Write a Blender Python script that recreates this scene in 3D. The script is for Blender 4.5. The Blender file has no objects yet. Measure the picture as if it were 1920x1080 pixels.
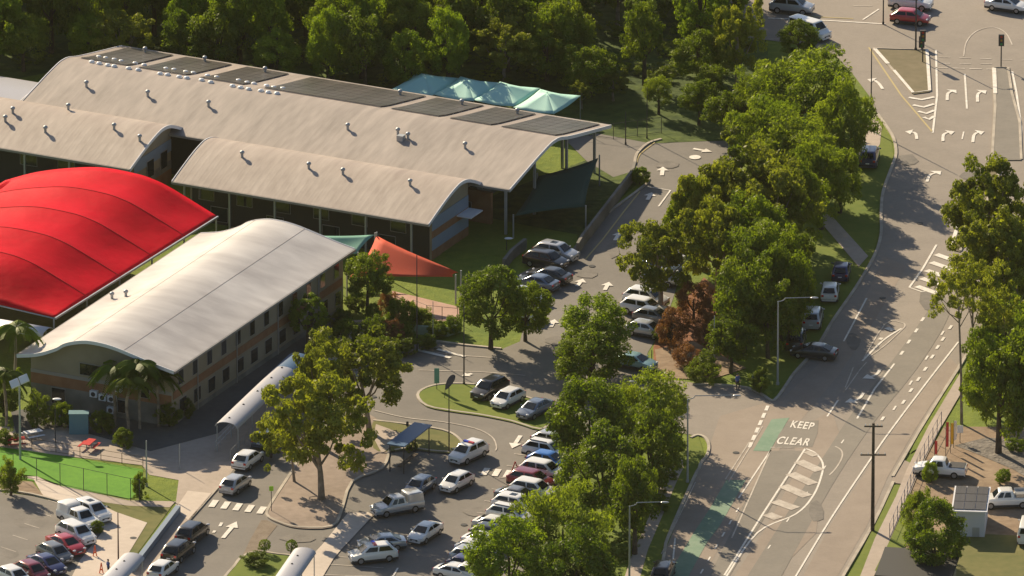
import bpy, bmesh, math, random
import numpy as np
from mathutils import Vector, Matrix
C = bpy.context.scene.collection
SC = bpy.context.scene
R = math.radians
# ------------------------------------------------------------------ camera
PITCH, FPX, DIST = R(20.0), 28000.0, 28000.0/18.5
SP, CP = math.sin(PITCH), math.cos(PITCH)
FWD = Vector((0, CP, -SP)); UPV = Vector((0, SP, CP)); RT = Vector((1, 0, 0))
CAM = -FWD*DIST
cd = bpy.data.cameras.new("camera"); cam = bpy.data.objects.new("camera", cd); C.objects.link(cam)
cam.location = CAM; cam.rotation_euler = (R(90)-PITCH, 0, 0)
cd.sensor_width = 36; cd.lens = FPX/1920*36; cd.clip_start = 50; cd.clip_end = 9000
SC.camera = cam
# ------------------------------------------------------------------ world and sun
SUN = Vector((-0.53, 0.85, 0)).normalized(); ELEV = R(29)
SUNV = Vector((SUN.x*math.cos(ELEV), SUN.y*math.cos(ELEV), math.sin(ELEV)))
w = bpy.data.worlds.new("World"); SC.world = w; w.use_nodes = True
wn = w.node_tree.nodes; wl = w.node_tree.links
sky = wn.new('ShaderNodeTexSky'); sky.sky_type = 'NISHITA'; sky.sun_disc = False
sky.sun_elevation = ELEV; sky.sun_rotation = math.atan2(SUN.x, SUN.y)
wl.new(sky.outputs[0], wn['Background'].inputs[0]); wn['Background'].inputs[1].default_value = 0.066
sd = bpy.data.lights.new("sun", 'SUN'); sd.energy = 5.0; sd.angle = R(0.5); sd.color = (1.0, 0.83, 0.575)
so = bpy.data.objects.new("sun", sd); C.objects.link(so)
so.rotation_euler = SUNV.to_track_quat('Z', 'Y').to_euler()
SC.view_settings.view_transform = 'Standard'; SC.view_settings.look = 'None'
SC.view_settings.gamma = 1; SC.view_settings.exposure = 0.64; SC.view_settings.use_curve_mapping = False
SC.render.resolution_x = 1024; SC.render.resolution_y = 576
SC.cycles.max_bounces = 6; SC.cycles.transparent_max_bounces = 4; SC.cycles.caustics_reflective = False

def G(px, py, z=0.0):
    d = FWD*FPX + RT*(px-960) - UPV*(py-540)
    t = (z-CAM.z)/d.z
    return CAM + d*t
def ray(px, py): return (FWD*FPX + RT*(px-960) - UPV*(py-540)).normalized()
def scale_at(p): return FPX/((p-CAM).dot(FWD))      # photo pixels per metre
def up_h(px, py, pytop):                             # metres of height between two photo rows above a ground point
    return (py-pytop)/(scale_at(G(px, py))*CP)
def wdir(dx, dy): return math.atan2(-dy/SP, dx)      # world heading of an image direction on the ground

# ------------------------------------------------------------------ materials
MATS = {}
def mat(name, col, rough=0.8, metal=0.0, coat=0.0, noise=None, col2=None, spec=0.4, bump=None, streak=None, emis=None):
    if name in MATS: return MATS[name]
    m = bpy.data.materials.new(name); m.use_nodes = True; MATS[name] = m
    n, l = m.node_tree.nodes, m.node_tree.links; b = n['Principled BSDF']
    b.inputs['Base Color'].default_value = (*col, 1); b.inputs['Roughness'].default_value = rough
    b.inputs['Metallic'].default_value = metal; b.inputs['Coat Weight'].default_value = coat
    b.inputs['Coat Roughness'].default_value = 0.08
    b.inputs['Specular IOR Level'].default_value = spec
    if noise:      # noise = (list of (scale, weight)); mixes col and col2
        geo = n.new('ShaderNodeNewGeometry') if streak is None else n.new('ShaderNodeTexCoord')
        out = geo.outputs['Position'] if streak is None else geo.outputs['Object']
        acc = None
        for sc, wt in noise:
            mp = n.new('ShaderNodeMapping'); mp.inputs['Scale'].default_value = (sc, sc, sc) if streak is None else (sc*streak[0], sc*streak[1], sc)
            l.new(out, mp.inputs[0])
            t = n.new('ShaderNodeTexNoise'); t.inputs['Scale'].default_value = 1.0; t.inputs['Detail'].default_value = 4
            l.new(mp.outputs[0], t.inputs['Vector'])
            mu = n.new('ShaderNodeMath'); mu.operation = 'MULTIPLY_ADD'; mu.inputs[1].default_value = wt; l.new(t.outputs[0], mu.inputs[0])
            if acc: l.new(acc, mu.inputs[2])
            else: mu.inputs[2].default_value = 0
            acc = mu.outputs[0]
        tot = sum(wt for _, wt in noise)
        mr = n.new('ShaderNodeMapRange'); mr.inputs[1].default_value = 0.33*tot; mr.inputs[2].default_value = 0.67*tot
        l.new(acc, mr.inputs[0])
        mx = n.new('ShaderNodeMix'); mx.data_type = 'RGBA'; mx.inputs[6].default_value = (*col, 1); mx.inputs[7].default_value = (*(col2 or col), 1)
        l.new(mr.outputs[0], mx.inputs[0]); l.new(mx.outputs[2], b.inputs['Base Color'])
        if bump:
            bp = n.new('ShaderNodeBump'); bp.inputs['Strength'].default_value = bump; bp.inputs['Distance'].default_value = 0.3
            l.new(acc, bp.inputs['Height']); l.new(bp.outputs[0], b.inputs['Normal'])
        if streak is not None:   # sheet ribs running with the fall of the roof
            wv = n.new('ShaderNodeTexWave'); wv.bands_direction = 'X'; wv.inputs['Scale'].default_value = .42; wv.inputs['Distortion'].default_value = 0
            l.new(n.new('ShaderNodeTexCoord').outputs['Object'], wv.inputs['Vector'])
            pw = n.new('ShaderNodeMath'); pw.operation = 'POWER'; pw.inputs[1].default_value = 6; l.new(wv.outputs['Fac'], pw.inputs[0])
            bp = n.new('ShaderNodeBump'); bp.inputs['Strength'].default_value = .06; bp.inputs['Distance'].default_value = .05
            l.new(pw.outputs[0], bp.inputs['Height']); l.new(bp.outputs[0], b.inputs['Normal'])
    return m
asphalt = mat('asphalt', (.205,.178,.153), .85, noise=[(.035,1),(.4,.55),(2.5,.4),(9,.25)], col2=(.315,.272,.232))
asphalt_d = mat('asphalt_dark', (.165,.150,.130), .85, noise=[(.06,1),(.5,.5),(3,.4)], col2=(.245,.22,.188))
asphalt_r = mat('asphalt_worn', (.235,.19,.155), .85, noise=[(.05,1),(.5,.6),(3,.35)], col2=(.335,.275,.225))
concrete = mat('concrete', (.34,.28,.23), .85, noise=[(.15,1),(1.5,.6)], col2=(.46,.38,.32))
concrete_p = mat('concrete_pale', (.50,.42,.35), .85, noise=[(.15,1),(1.5,.6)], col2=(.62,.53,.45))
kerbm = mat('kerb_concrete', (.33,.29,.24), .85, noise=[(.6,1)], col2=(.50,.44,.36))
dirt = mat('dirt', (.20,.135,.085), .95, noise=[(.2,1),(1.2,.8)], col2=(.34,.25,.17), bump=.3)
redsoil = mat('red_soil', (.17,.065,.028), .95, noise=[(.25,1),(1.5,.9)], col2=(.30,.13,.06), bump=.3)
grass = mat('grass', (.075,.13,.006), .95, noise=[(.12,1),(.9,.9),(5,.7)], col2=(.20,.245,.02), bump=.4)
lawn = mat('lawn', (.10,.15,.010), .95, noise=[(.15,1),(1.2,.6)], col2=(.165,.195,.022))
asphalt_p = mat('car_park_asphalt', (.145,.132,.118), .85, noise=[(.04,1),(.35,.6),(2.5,.35)], col2=(.225,.203,.178))
drygrass = mat('dry_grass', (.10,.115,.025), .95, noise=[(.15,1),(1.1,.7)], col2=(.19,.17,.055))
medianm = mat('median_fill', (.14,.12,.065), .95, noise=[(.2,1),(1.1,.7)], col2=(.22,.18,.11))
under = mat('undergrowth', (.02,.045,.006), 1, noise=[(.1,1),(.8,.8)], col2=(.10,.14,.02), bump=.6)  # bush floor; also the shade tone painted onto the rear lawn and embankment
turfm = mat('synthetic_turf', (.065,.21,.004), .9, noise=[(.25,1),(1.6,.8),(6,.5)], col2=(.12,.31,.010))
yardm = mat('dark_courtyard', (.085,.085,.085), .9, noise=[(.2,1),(1.5,.6)], col2=(.13,.125,.12))
white_p = mat('road_paint', (.62,.57,.50), .7, noise=[(1.5,1),(6,.5)], col2=(.82,.78,.72))
faded_p = mat('faded_road_paint', (.34,.29,.24), .7, noise=[(.8,1),(4,.6)], col2=(.62,.56,.49))
yellow_p = mat('yellow_road_paint', (.45,.36,.16), .7)
green_p = mat('green_lane_paint', (.13,.235,.155), .8, noise=[(.3,1),(2,.5)], col2=(.225,.31,.225))
brickpave = mat('brick_paving', (.16,.12,.085), .9, noise=[(.8,1),(5,.6)], col2=(.25,.2,.15))
roof_a = mat('weathered_metal_roof', (.245,.203,.175), .55, noise=[(.35,1),(1.6,.9)], col2=(.43,.36,.31), streak=(1.0,.09), spec=.5)
roof_b = mat('pinkish_metal_roof', (.32,.25,.205), .5, noise=[(.35,1),(1.8,.9)], col2=(.50,.415,.345), streak=(1.0,.09), spec=.5)
roof_c = mat('pale_metal_roof', (.42,.38,.35), .38, noise=[(.25,1),(1.2,.7)], col2=(.70,.655,.61), streak=(.6,.12), spec=.6)
trim = mat('white_trim', (.75,.75,.78), .5)
trim_b = mat('blue_trim', (.10,.12,.35), .5)
fascia_m = mat('fascia', (.30,.28,.26), .6)
cream = mat('cream_wall', (.27,.23,.16), .85, noise=[(.4,1)], col2=(.33,.28,.2))
grey_w = mat('grey_wall', (.13,.125,.11), .85, noise=[(.4,1)], col2=(.25,.23,.2))
blue_w = mat('blue_grey_wall', (.22,.28,.36), .8)
brick_w = mat('orange_brick_wall', (.25,.12,.06), .9, noise=[(1,1)], col2=(.31,.16,.085))
dark_w = mat('dark_wall', (.045,.042,.032), .9)
glass = mat('window_glass', (.015,.02,.025), .08, spec=.8)
carglass = mat('car_glass', (.010,.014,.018), .06, spec=.5)
solar_m = mat('solar_cells', (.085,.078,.07), .3, spec=.6, noise=[(.6,1)], col2=(.13,.115,.105), streak=(1,.1))
alu = mat('aluminium', (.55,.55,.55), .35, metal=.7)
steel = mat('galvanised_steel', (.38,.40,.42), .5, metal=.4)
darksteel = mat('dark_steel', (.04,.04,.045), .6)
plastic_w = mat('translucent_dome', (.8,.8,.8), .25)
red_f = mat('red_fabric', (.52,.0015,.012), .6, noise=[(.12,1),(.9,.5)], col2=(.66,.003,.020), spec=.04, bump=.35)
red_seam = mat('red_seam', (.42,.003,.009), .8)
red_s = mat('red_sail_fabric', (.66,.085,.035), .8)
teal_f = mat('teal_fabric', (.40,.68,.60), .75)
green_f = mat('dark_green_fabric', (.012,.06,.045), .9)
palegreen_f = mat('pale_green_fabric', (.17,.38,.30), .8)
blue_s = mat('blue_sheet', (.07,.14,.25), .45)
silver_s = mat('silver_sheet', (.42,.42,.46), .4, spec=.6)
tyre = mat('tyre', (.012,.012,.012), .9)
rimm = mat('rim', (.4,.4,.42), .35, metal=.8)
lampw = mat('headlight_lens', (.75,.75,.78), .1, spec=.9)
lampr = mat('taillight_lens', (.5,.01,.01), .2, spec=.8)
bark = mat('pale_bark', (.17,.13,.095), .95, noise=[(1.5,1)], col2=(.33,.27,.21))
bark_d = mat('dark_bark', (.05,.038,.028), .95, noise=[(1.5,1)], col2=(.11,.085,.06))
wood = mat('timber', (.10,.075,.055), .9)
rock = mat('rock', (.10,.09,.08), .95, noise=[(.8,1),(3,.7)], col2=(.26,.23,.2), bump=.8)
skin = mat('skin', (.45,.26,.18), .6)
bluecloth = mat('blue_cloth', (.07,.12,.32), .9)
darkcloth = mat('dark_cloth', (.02,.02,.03), .9)
orange_m = mat('orange_plastic', (.75,.12,.03), .6)
yellow_m = mat('yellow_plastic', (.75,.5,.03), .6)
redpaint = mat('red_paint', (.55,.03,.03), .5)
lime_m = mat('lime_sign', (.45,.75,.05), .6)
tealbox = mat('teal_cabinet', (.10,.22,.26), .6)

def leafmat(name, c1, c2, trans=.35):
    m = bpy.data.materials.new(name); m.use_nodes = True
    n, l = m.node_tree.nodes, m.node_tree.links
    for x in list(n): n.remove(x)
    out = n.new('ShaderNodeOutputMaterial')
    at = n.new('ShaderNodeAttribute'); at.attribute_name = 'tone'
    oi = n.new('ShaderNodeObjectInfo')
    ad = n.new('ShaderNodeMath'); ad.operation = 'MULTIPLY_ADD'; ad.inputs[1].default_value = .6; l.new(oi.outputs['Random'], ad.inputs[0]); l.new(at.outputs['Fac'], ad.inputs[2])
    mx = n.new('ShaderNodeMix'); mx.data_type = 'RGBA'; mx.inputs[6].default_value = (*c1, 1); mx.inputs[7].default_value = (*c2, 1)
    mr = n.new('ShaderNodeMapRange'); mr.inputs[2].default_value = 1.6; l.new(ad.outputs[0], mr.inputs[0]); l.new(mr.outputs[0], mx.inputs[0])
    d = n.new('ShaderNodeBsdfDiffuse'); t = n.new('ShaderNodeBsdfTranslucent'); g = n.new('ShaderNodeBsdfGlossy'); g.inputs['Roughness'].default_value = .45
    br = n.new('ShaderNodeMix'); br.data_type = 'RGBA'; br.blend_type = 'MULTIPLY'; br.inputs[0].default_value = 1; br.inputs[7].default_value = (1.25, 1.35, .5, 1)
    l.new(mx.outputs[2], d.inputs[0]); l.new(mx.outputs[2], br.inputs[6]); l.new(br.outputs[2], t.inputs[0])
    s = n.new('ShaderNodeMixShader'); s.inputs[0].default_value = trans; l.new(d.outputs[0], s.inputs[1]); l.new(t.outputs[0], s.inputs[2])
    s2 = n.new('ShaderNodeMixShader'); s2.inputs[0].default_value = .02; l.new(s.outputs[0], s2.inputs[1]); l.new(g.outputs[0], s2.inputs[2])
    l.new(s2.outputs[0], out.inputs[0]); MATS[name] = m
    return m
leaf_gum = leafmat('gum_leaves', (.085,.112,.010), (.36,.36,.045), .5)
leaf_dense = leafmat('dense_leaves', (.060,.105,.006), (.25,.30,.018), .5)
leaf_bright = leafmat('bright_leaves', (.09,.15,.008), (.29,.36,.02), .5)
leaf_wisp = leafmat('feathery_leaves', (.09,.135,.012), (.29,.33,.035), .55)
leaf_dark = leafmat('bush_leaves', (.048,.085,.006), (.235,.28,.024), .52)
leaf_red = leafmat('reddish_leaves', (.16,.065,.03), (.36,.17,.08))

# ------------------------------------------------------------------ mesh helpers
def tag(o, label=None, cat=None, group=None, kind=None):
    if label: o['label'] = label
    if cat: o['category'] = cat
    if group: o['group'] = group
    if kind: o['kind'] = kind
    return o
def empty(name, loc, rz=0):
    o = bpy.data.objects.new(name, None); C.objects.link(o); o.location = loc; o.rotation_euler = (0, 0, rz); return o
class MB:
    def __init__(s): s.v = []; s.f = []; s.m = []
    def add(s, vs, fs, mi=0):
        k = len(s.v); s.v += [tuple(p) for p in vs]; s.f += [tuple(i+k for i in f) for f in fs]; s.m += [mi]*len(fs)
    def box(s, x0, x1, y0, y1, z0, z1, mi=0):
        s.add([(x0,y0,z0),(x1,y0,z0),(x1,y1,z0),(x0,y1,z0),(x0,y0,z1),(x1,y0,z1),(x1,y1,z1),(x0,y1,z1)],
              [(0,3,2,1),(4,5,6,7),(0,1,5,4),(1,2,6,5),(2,3,7,6),(3,0,4,7)], mi)
    def tube(s, p, q, r0, r1=None, n=8, mi=0):
        r1 = r0 if r1 is None else r1; p, q = Vector(p), Vector(q); d = (q-p).normalized()
        a = d.orthogonal().normalized(); b = d.cross(a); vs = []
        for c, r in ((p, r0), (q, r1)):
            for i in range(n):
                t = 2*math.pi*i/n; vs.append(c+a*(r*math.cos(t))+b*(r*math.sin(t)))
        s.add(vs, [(i, (i+1) % n, n+(i+1) % n, n+i) for i in range(n)]+[tuple(reversed(range(n))), tuple(range(n, 2*n))], mi)
    def ell(s, c, rx, ry, rz, nu=12, nv=7, mi=0, zmin=-1.0):
        vs, fs = [], []
        for j in range(nv+1):
            ph = -math.pi/2+math.pi*j/nv
            for i in range(nu):
                th = 2*math.pi*i/nu
                vs.append((c[0]+rx*math.cos(ph)*math.cos(th), c[1]+ry*math.cos(ph)*math.sin(th), c[2]+rz*max(math.sin(ph), zmin)))
        for j in range(nv):
            for i in range(nu): fs.append((j*nu+i, j*nu+(i+1) % nu, (j+1)*nu+(i+1) % nu, (j+1)*nu+i))
        s.add(vs, fs, mi)
    def loft(s, rings, mi=0, cap=True):
        n = len(rings[0]); vs = [p for r in rings for p in r]; fs = []
        for k in range(len(rings)-1):
            for i in range(n): fs.append((k*n+i, k*n+(i+1) % n, (k+1)*n+(i+1) % n, (k+1)*n+i))
        if cap: fs.append(tuple(reversed(range(n)))); fs.append(tuple(range((len(rings)-1)*n, len(rings)*n)))
        s.add(vs, fs, mi)
    def mesh(s, name, mats, smooth=None):
        me = bpy.data.meshes.new(name); me.from_pydata(s.v, [], s.f)
        for m in (mats if isinstance(mats, (list, tuple)) else [mats]): me.materials.append(m)
        me.polygons.foreach_set('material_index', s.m)
        bm = bmesh.new(); bm.from_mesh(me); bmesh.ops.recalc_face_normals(bm, faces=bm.faces); bm.to_mesh(me); bm.free()
        if smooth is not None:
            me.polygons.foreach_set('use_smooth', [True]*len(me.polygons)); me.set_sharp_from_angle(angle=R(smooth))
        me.update(); return me
    def build(s, name, mats, parent=None, loc=None, rz=0, smooth=None):
        o = bpy.data.objects.new(name, s.mesh(name, mats, smooth)); C.objects.link(o)
        if parent: o.parent = parent
        if loc is not None: o.location = loc
        if rz: o.rotation_euler = (0, 0, rz)
        return o
def link(name, me, parent=None):
    o = bpy.data.objects.new(name, me); C.objects.link(o)
    if parent: o.parent = parent
    return o
def copy_tree(o, parent=None, kids=None):
    c = o.copy(); C.objects.link(c); c.parent = parent
    for ch in KIDS.get(o.name, []): copy_tree(ch, c)
    return c
KIDS = {}
def note_kids(root):
    for ch in root.children: KIDS.setdefault(root.name, []).append(ch); note_kids(ch)

LV = [0.02]
def sheet(name, pts, m, z, kind='structure'):
    P = [G(x, y, z) for x, y in pts]
    me = bpy.data.meshes.new(name); me.from_pydata([tuple(p) for p in P], [], [tuple(range(len(P)))])
    bm = bmesh.new(); bm.from_mesh(me)
    for f in bm.faces:
        f.normal_update()
        if f.normal.z < 0: f.normal_flip()
    bmesh.ops.triangulate(bm, faces=bm.faces); bm.to_mesh(me); bm.free()
    me.materials.append(m); o = bpy.data.objects.new(name, me); C.objects.link(o); o['kind'] = kind
    return o
def smooth_pts(pts, k=4, closed=False):
    out = []; n = len(pts)
    rng = range(n if closed else n-1)
    for i in rng:
        p0 = pts[(i-1) % n] if closed or i > 0 else pts[i]; p1 = pts[i]; p2 = pts[(i+1) % n]; p3 = pts[(i+2) % n] if closed or i+2 < n else p2
        for j in range(k):
            t = j/k
            out.append(tuple(.5*((2*p1[a])+(-p0[a]+p2[a])*t+(2*p0[a]-5*p1[a]+4*p2[a]-p3[a])*t*t+(-p0[a]+3*p1[a]-3*p2[a]+p3[a])*t**3) for a in range(2)))
    if not closed: out.append(tuple(pts[-1]))
    return out
def ribbon_mb(mb, W, width, z, z2=None, closed=False):
    n = len(W); L, Rr = [], []
    for i in range(n):
        a = W[(i-1) % n] if closed or i > 0 else W[i]; b = W[(i+1) % n] if closed or i < n-1 else W[i]
        d = Vector((b.x-a.x, b.y-a.y)).normalized(); nn = Vector((-d.y, d.x))*(width/2)
        L.append((W[i].x+nn.x, W[i].y+nn.y)); Rr.append((W[i].x-nn.x, W[i].y-nn.y))
    m = n if closed else n-1
    if z2 is None:
        mb.add([(x, y, z) for x, y in L]+[(x, y, z) for x, y in Rr], [(i, n+i, n+(i+1) % n, (i+1) % n) for i in range(m)])
    else:
        vs = [(x, y, z) for x, y in L]+[(x, y, z) for x, y in Rr]+[(x, y, z2) for x, y in L]+[(x, y, z2) for x, y in Rr]
        fs = []
        for i in range(m):
            j = (i+1) % n
            fs += [(2*n+i, 3*n+i, 3*n+j, 2*n+j), (i, j, 2*n+j, 2*n+i), (n+j, n+i, 3*n+i, 3*n+j)]
        if not closed: fs += [(0, 2*n, 3*n, n), (n-1, 2*n-1, 4*n-1, 3*n-1)]
        mb.add(vs, fs)
def stripe(name, pts, m, width=.15, z=.09, smooth=0, dash=None):
    if smooth: pts = smooth_pts(pts, smooth)
    W = [G(x, y, 0) for x, y in pts]
    mb = MB()
    if dash:
        on, off = dash; a, b = W[0], W[-1]; L = (b-a).length; d = (b-a)/L; t = 0
        while t < L:
            ribbon_mb(mb, [a+d*t, a+d*min(t+on, L)], width, z); t += on+off
    else: ribbon_mb(mb, W, width, z)
    o = mb.build(name, m); o['kind'] = 'structure'; return o
def kerb(pts, width=.3, h=.15, m=None, smooth=0, closed=False, name='kerb'):
    if smooth: pts = smooth_pts(pts, smooth, closed)
    mb = MB(); ribbon_mb(mb, [G(x, y, 0) for x, y in pts], width, 0.0, h, closed)
    o = mb.build(name, m or kerbm); o['kind'] = 'structure'; return o

# ------------------------------------------------------------------ ground, roads, pavements
mb = MB(); mb.box(-1600, 1600, -1300, 2600, -1, 0); g = mb.build('ground', grass); g['kind'] = 'structure'
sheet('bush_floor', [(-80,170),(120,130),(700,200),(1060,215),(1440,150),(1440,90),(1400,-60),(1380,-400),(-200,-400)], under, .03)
sheet('shade_painted_lawn', [(1040,225),(1060,175),(1380,150),(1420,85),(1400,200),(1380,262),(1190,270)], under, .045)  # grass given a dark green that paints in the mottled tree shade
ROAD = [(1235,1200),(1246,1037),(1254,1005),(1300,900),(1311,880),(1314,868),(1326,855),(1329,836),(1322,822),(1308,817),(1280,812),(1230,800),
        (1225,715),(1260,712),(1330,722),(1400,728),(1435,745),(1452,752),(1475,722),(1490,700),(1530,655),(1557,610),(1575,583),(1605,540),(1640,480),(1652,440),
        (1652,400),(1656,360),(1672,315),(1680,290),(1676,262),(1662,238),(1645,215),(1630,180),(1600,140),(1568,105),(1520,85),(1430,74),(1380,68),(1330,55),(1300,-80),
        (2050,-80),(2050,420),(1960,430),(1890,540),(1840,620),(1797,692),(1760,750),(1722,812),(1674,895),(1672,905),(1636,985),(1575,1090),(1520,1200)]
sheet('main_road', ROAD, asphalt, .04)
sheet('worn_shoulder', [(1750,752),(1712,812),(1664,895),(1626,985),(1565,1090),(1500,1090),(1560,980),(1620,890),(1700,770),(1780,670),(1800,690)], asphalt_r, .055)
sheet('worn_lane', [(1240,1010),(1330,838),(1350,780),(1470,745),(1580,640),(1660,480),(1700,500),(1640,600),(1575,700),(1500,790),(1420,900),(1330,1060),(1250,1085)], asphalt_r, .05)
sheet('worn_junction', [(1480,812),(1560,770),(1580,830),(1545,880),(1530,1000),(1440,1090),(1370,1090),(1430,1000),(1500,870)], asphalt_r, .058)
sheet('resurfaced_lane', [(1365,1085),(1508,845),(1446,845),(1325,1090)], asphalt_d, .062)
sheet('resurfaced_lane', smooth_pts([(1395,1090),(1580,800),(1640,720),(1700,640),(1760,560),(1780,590),(1720,690),(1640,790),(1560,910),(1460,1090)],3), asphalt_d, .061)
CARPARK = [(180,1200),(270,1088),(293,1053),(355,977),(390,937),(425,895),(470,838),(520,780),(570,725),(640,690),(730,648),(800,640),(870,648),(940,655),(975,640),(985,600),(970,560),(962,520),
           (1000,500),(1060,482),(1095,440),(1140,400),(1213,345),(1206,330),(1192,310),(1194,290),(1215,270),(1240,262),(1330,265),(1390,262),(1390,320),(1345,370),(1310,420),(1280,500),(1262,560),(1240,620),(1215,660),
           (1205,690),(1222,712),(1228,802),(1150,800),(1100,830),(1070,900),(1040,960),(990,1060),(940,1200)]
sheet('car_park', CARPARK, asphalt_p, .025)
# loop road island and other kerbed areas
def area(pts, m, name, h=.15, kerbs=True, k=3, z=None, sm=True):
    P = smooth_pts(pts, k, True) if sm else pts
    sheet(name, P, m, z if z is not None else h-.02)
    if kerbs: kerb(P, .28, h, closed=True)
area([(783,742),(800,728),(835,721),(890,722),(945,735),(1010,755),(1030,790),(1012,806),(960,791),(900,779),(850,772),(800,762)], lawn, 'grass_island')
area([(700,790),(760,797),(830,808),(858,822),(868,838),(858,848),(820,848),(770,842),(735,846),(700,840)], drygrass, 'grass_island', kerbs=False, z=.148)
kerb([(700,790),(760,797),(830,808),(858,822),(868,838),(858,848),(820,848),(770,842),(740,846)], .28, .182, smooth=3)
area([(690,775),(730,812),(752,812),(728,845),(716,880),(660,905),(640,960),(622,988),(560,990),(522,980),(500,966),(512,940),(548,885),(570,850),(640,800)], mat('pinkish_paving', (.22,.17,.135), .9, noise=[(.2,1),(1.5,.7)], col2=(.35,.275,.225)), 'paved_verge', kerbs=False)
kerb([(730,846),(716,880),(660,905),(640,960),(622,988),(560,990),(522,980),(500,966),(512,940),(548,885),(570,850),(640,800)], .28, .165, smooth=3)
area([(420,1100),(440,1062),(455,1045),(480,1036),(520,1040),(560,1050),(540,1100)], lawn, 'grass_patch')
sheet('path', [(566,1062),(605,1020),(652,962),(690,960),(700,966),(640,1030),(625,1048),(594,1100),(555,1100)], concrete_p, .10)
sheet('path', [(705,795),(752,812),(730,840),(716,850),(700,820)], concrete, .17)
sheet('brick_crossing', [(500,975),(520,985),(500,1010),(486,1040),(455,1042),(470,1010),(490,975)], brickpave, .05)
sheet('courtyard', [(30,812),(120,800),(282,846),(410,812),(565,665),(640,610),(640,580),(560,600),(420,700),(330,770),(280,790),(120,760),(20,770)], yardm, .052)
# forecourt of the near building and path beside it
sheet('forecourt', [(20,800),(120,790),(280,845),(330,790),(420,735),(560,640),(640,600),(700,600),(740,640),(640,690),(570,725),(470,838),(425,897),(352,975),(328,955),(335,900),(280,890),(266,872),(0,840),(-40,835),(-40,800)], concrete, .035)
sheet('path', [(328,955),(352,920),(398,925),(355,977)], concrete_p, .14)
sheet('path', [(355,977),(338,957),(330,966),(245,1075),(215,1120),(250,1120),(293,1055)], concrete, .12)
kerb([(425,897),(390,937),(355,977),(293,1055),(250,1110)], .2, .14)
sheet('synthetic_turf', [(-40,833),(0,838),(60,846),(150,860),(268,880),(264,930),(240,935),(120,912),(-40,884)], turfm, .05)
sheet('path', [(-40,884),(0,885),(120,912),(240,938),(330,940),(318,951),(240,948),(150,935),(70,893),(-40,893)], concrete, .06)
sheet('grass_strip', [(130,922),(240,938),(325,945),(245,1055),(215,1078),(272,985)], drygrass, .045)
sheet('apron', [(60,893),(130,918),(218,960),(276,980),(215,1080),(200,1110),(120,1110),(150,1050),(190,1000),(175,965),(120,945),(82,932)], concrete_p, .075)
sheet('dirt_bed', [(10,900),(60,903),(84,932),(40,925),(-10,915)], dirt, .08)
sheet('left_car_park', [(-60,920),(0,922),(60,930),(125,946),(190,965),(200,1000),(150,1110),(-60,1110)], asphalt_p, .065)
kerb([(-60,918),(0,920),(60,928),(125,945)], .25, .17, smooth=3)
sheet('pavement', [(1800,700),(1740,800),(1700,880),(1680,930),(1640,1010),(1605,1100),(1630,1100),(1665,1020),(1700,940),(1725,880),(1765,800),(1800,740)], concrete, .10)
sheet('verge', [(1795,697),(1722,817),(1705,850),(1722,840),(1745,800),(1800,712)], grass, .09)
sheet('driveway', [(1690,860),(1674,895),(1672,905),(1700,908),(1712,870)], asphalt_r, .085)
sheet('verge', [(1674,909),(1640,985),(1582,1100),(1605,1100),(1640,1010),(1680,930),(1696,909)], lawn, .09)
sheet('verge', [(1700,945),(1665,1020),(1640,1070),(1690,1075),(1700,1000)], lawn, .11)
sheet('dirt_yard', [(1770,800),(1725,880),(1700,940),(1690,1100),(2000,1100),(2000,800)], dirt, .03)
sheet('rough_grass', [(1740,1060),(1700,990),(1820,1000),(1925,1005),(2000,1060),(2000,1110),(1700,1110)], drygrass, .05)
sheet('gravel_slope', [(1790,835),(1850,820),(1980,830),(1980,930),(1900,880),(1830,850)], rock, .06)
sheet('soil_bank', [(1285,560),(1320,520),(1370,560),(1375,640),(1360,690),(1300,690),(1225,690),(1225,650),(1240,610)], redsoil, .06)
sheet('dirt_verge', [(1228,655),(1300,640),(1400,690),(1330,712),(1235,708)], dirt, .075)
sheet('grass_verge', [(1450,740),(1420,640),(1450,500),(1500,360),(1590,250),(1600,150),(1640,215),(1658,240),(1671,262),(1676,290),(1668,315),(1651,360),(1648,400),(1648,440),(1636,480),(1600,540),(1570,583),(1552,610),(1525,655),(1485,700),(1470,722)], lawn, .05)
sheet('pavement', [(1628,230),(1640,215),(1653,240),(1650,270),(1628,300),(1610,290)], concrete, .07)
sheet('path', [(1628,480),(1560,405),(1545,400),(1535,412),(1610,500)], concrete, .09)
sheet('grass_verge', [(1290,815),(1262,880),(1225,960),(1195,1040),(1180,1100),(1215,1100),(1246,1037),(1300,900),(1320,850),(1310,818)], lawn, .06)
sheet('pavement', [(1270,850),(1250,880),(1225,950),(1185,1040),(1165,1100),(1195,1100),(1215,1030),(1245,960),(1270,900),(1285,870)], concrete, .08)
for pts in ([(1235,1100),(1246,1037),(1254,1005),(1300,900),(1311,880)], [(1311,880),(1315,868),(1326,855),(1329,836),(1322,822),(1308,817),(1295,822)],
            [(1675,905),(1637,985),(1582,1080),(1520,1190)], [(1722,812),(1760,750),(1797,692),(1840,620),(1890,540)], [(1674,895),(1722,812)],
            [(1435,745),(1452,752),(1475,722),(1490,700),(1530,655),(1557,610),(1575,583),(1605,540),(1640,480),(1652,440),(1652,400),(1656,360),(1672,315),(1680,290),(1676,262),(1662,238),(1645,215)],
            [(1190,310),(1194,290),(1215,270),(1240,262)], [(1206,330),(1213,345),(1140,400),(1095,440),(1085,480)], [(730,648),(800,640),(870,648),(940,655)], [(1300,722),(1330,722),(1400,728),(1435,745)]):
    kerb(pts, .3, .16, smooth=3)
sheet('lawn', [(870,385),(1100,300),(1110,330),(1083,440),(1050,470),(975,460),(945,480),(860,470),(800,480),(780,440)], lawn, .05)
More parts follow.
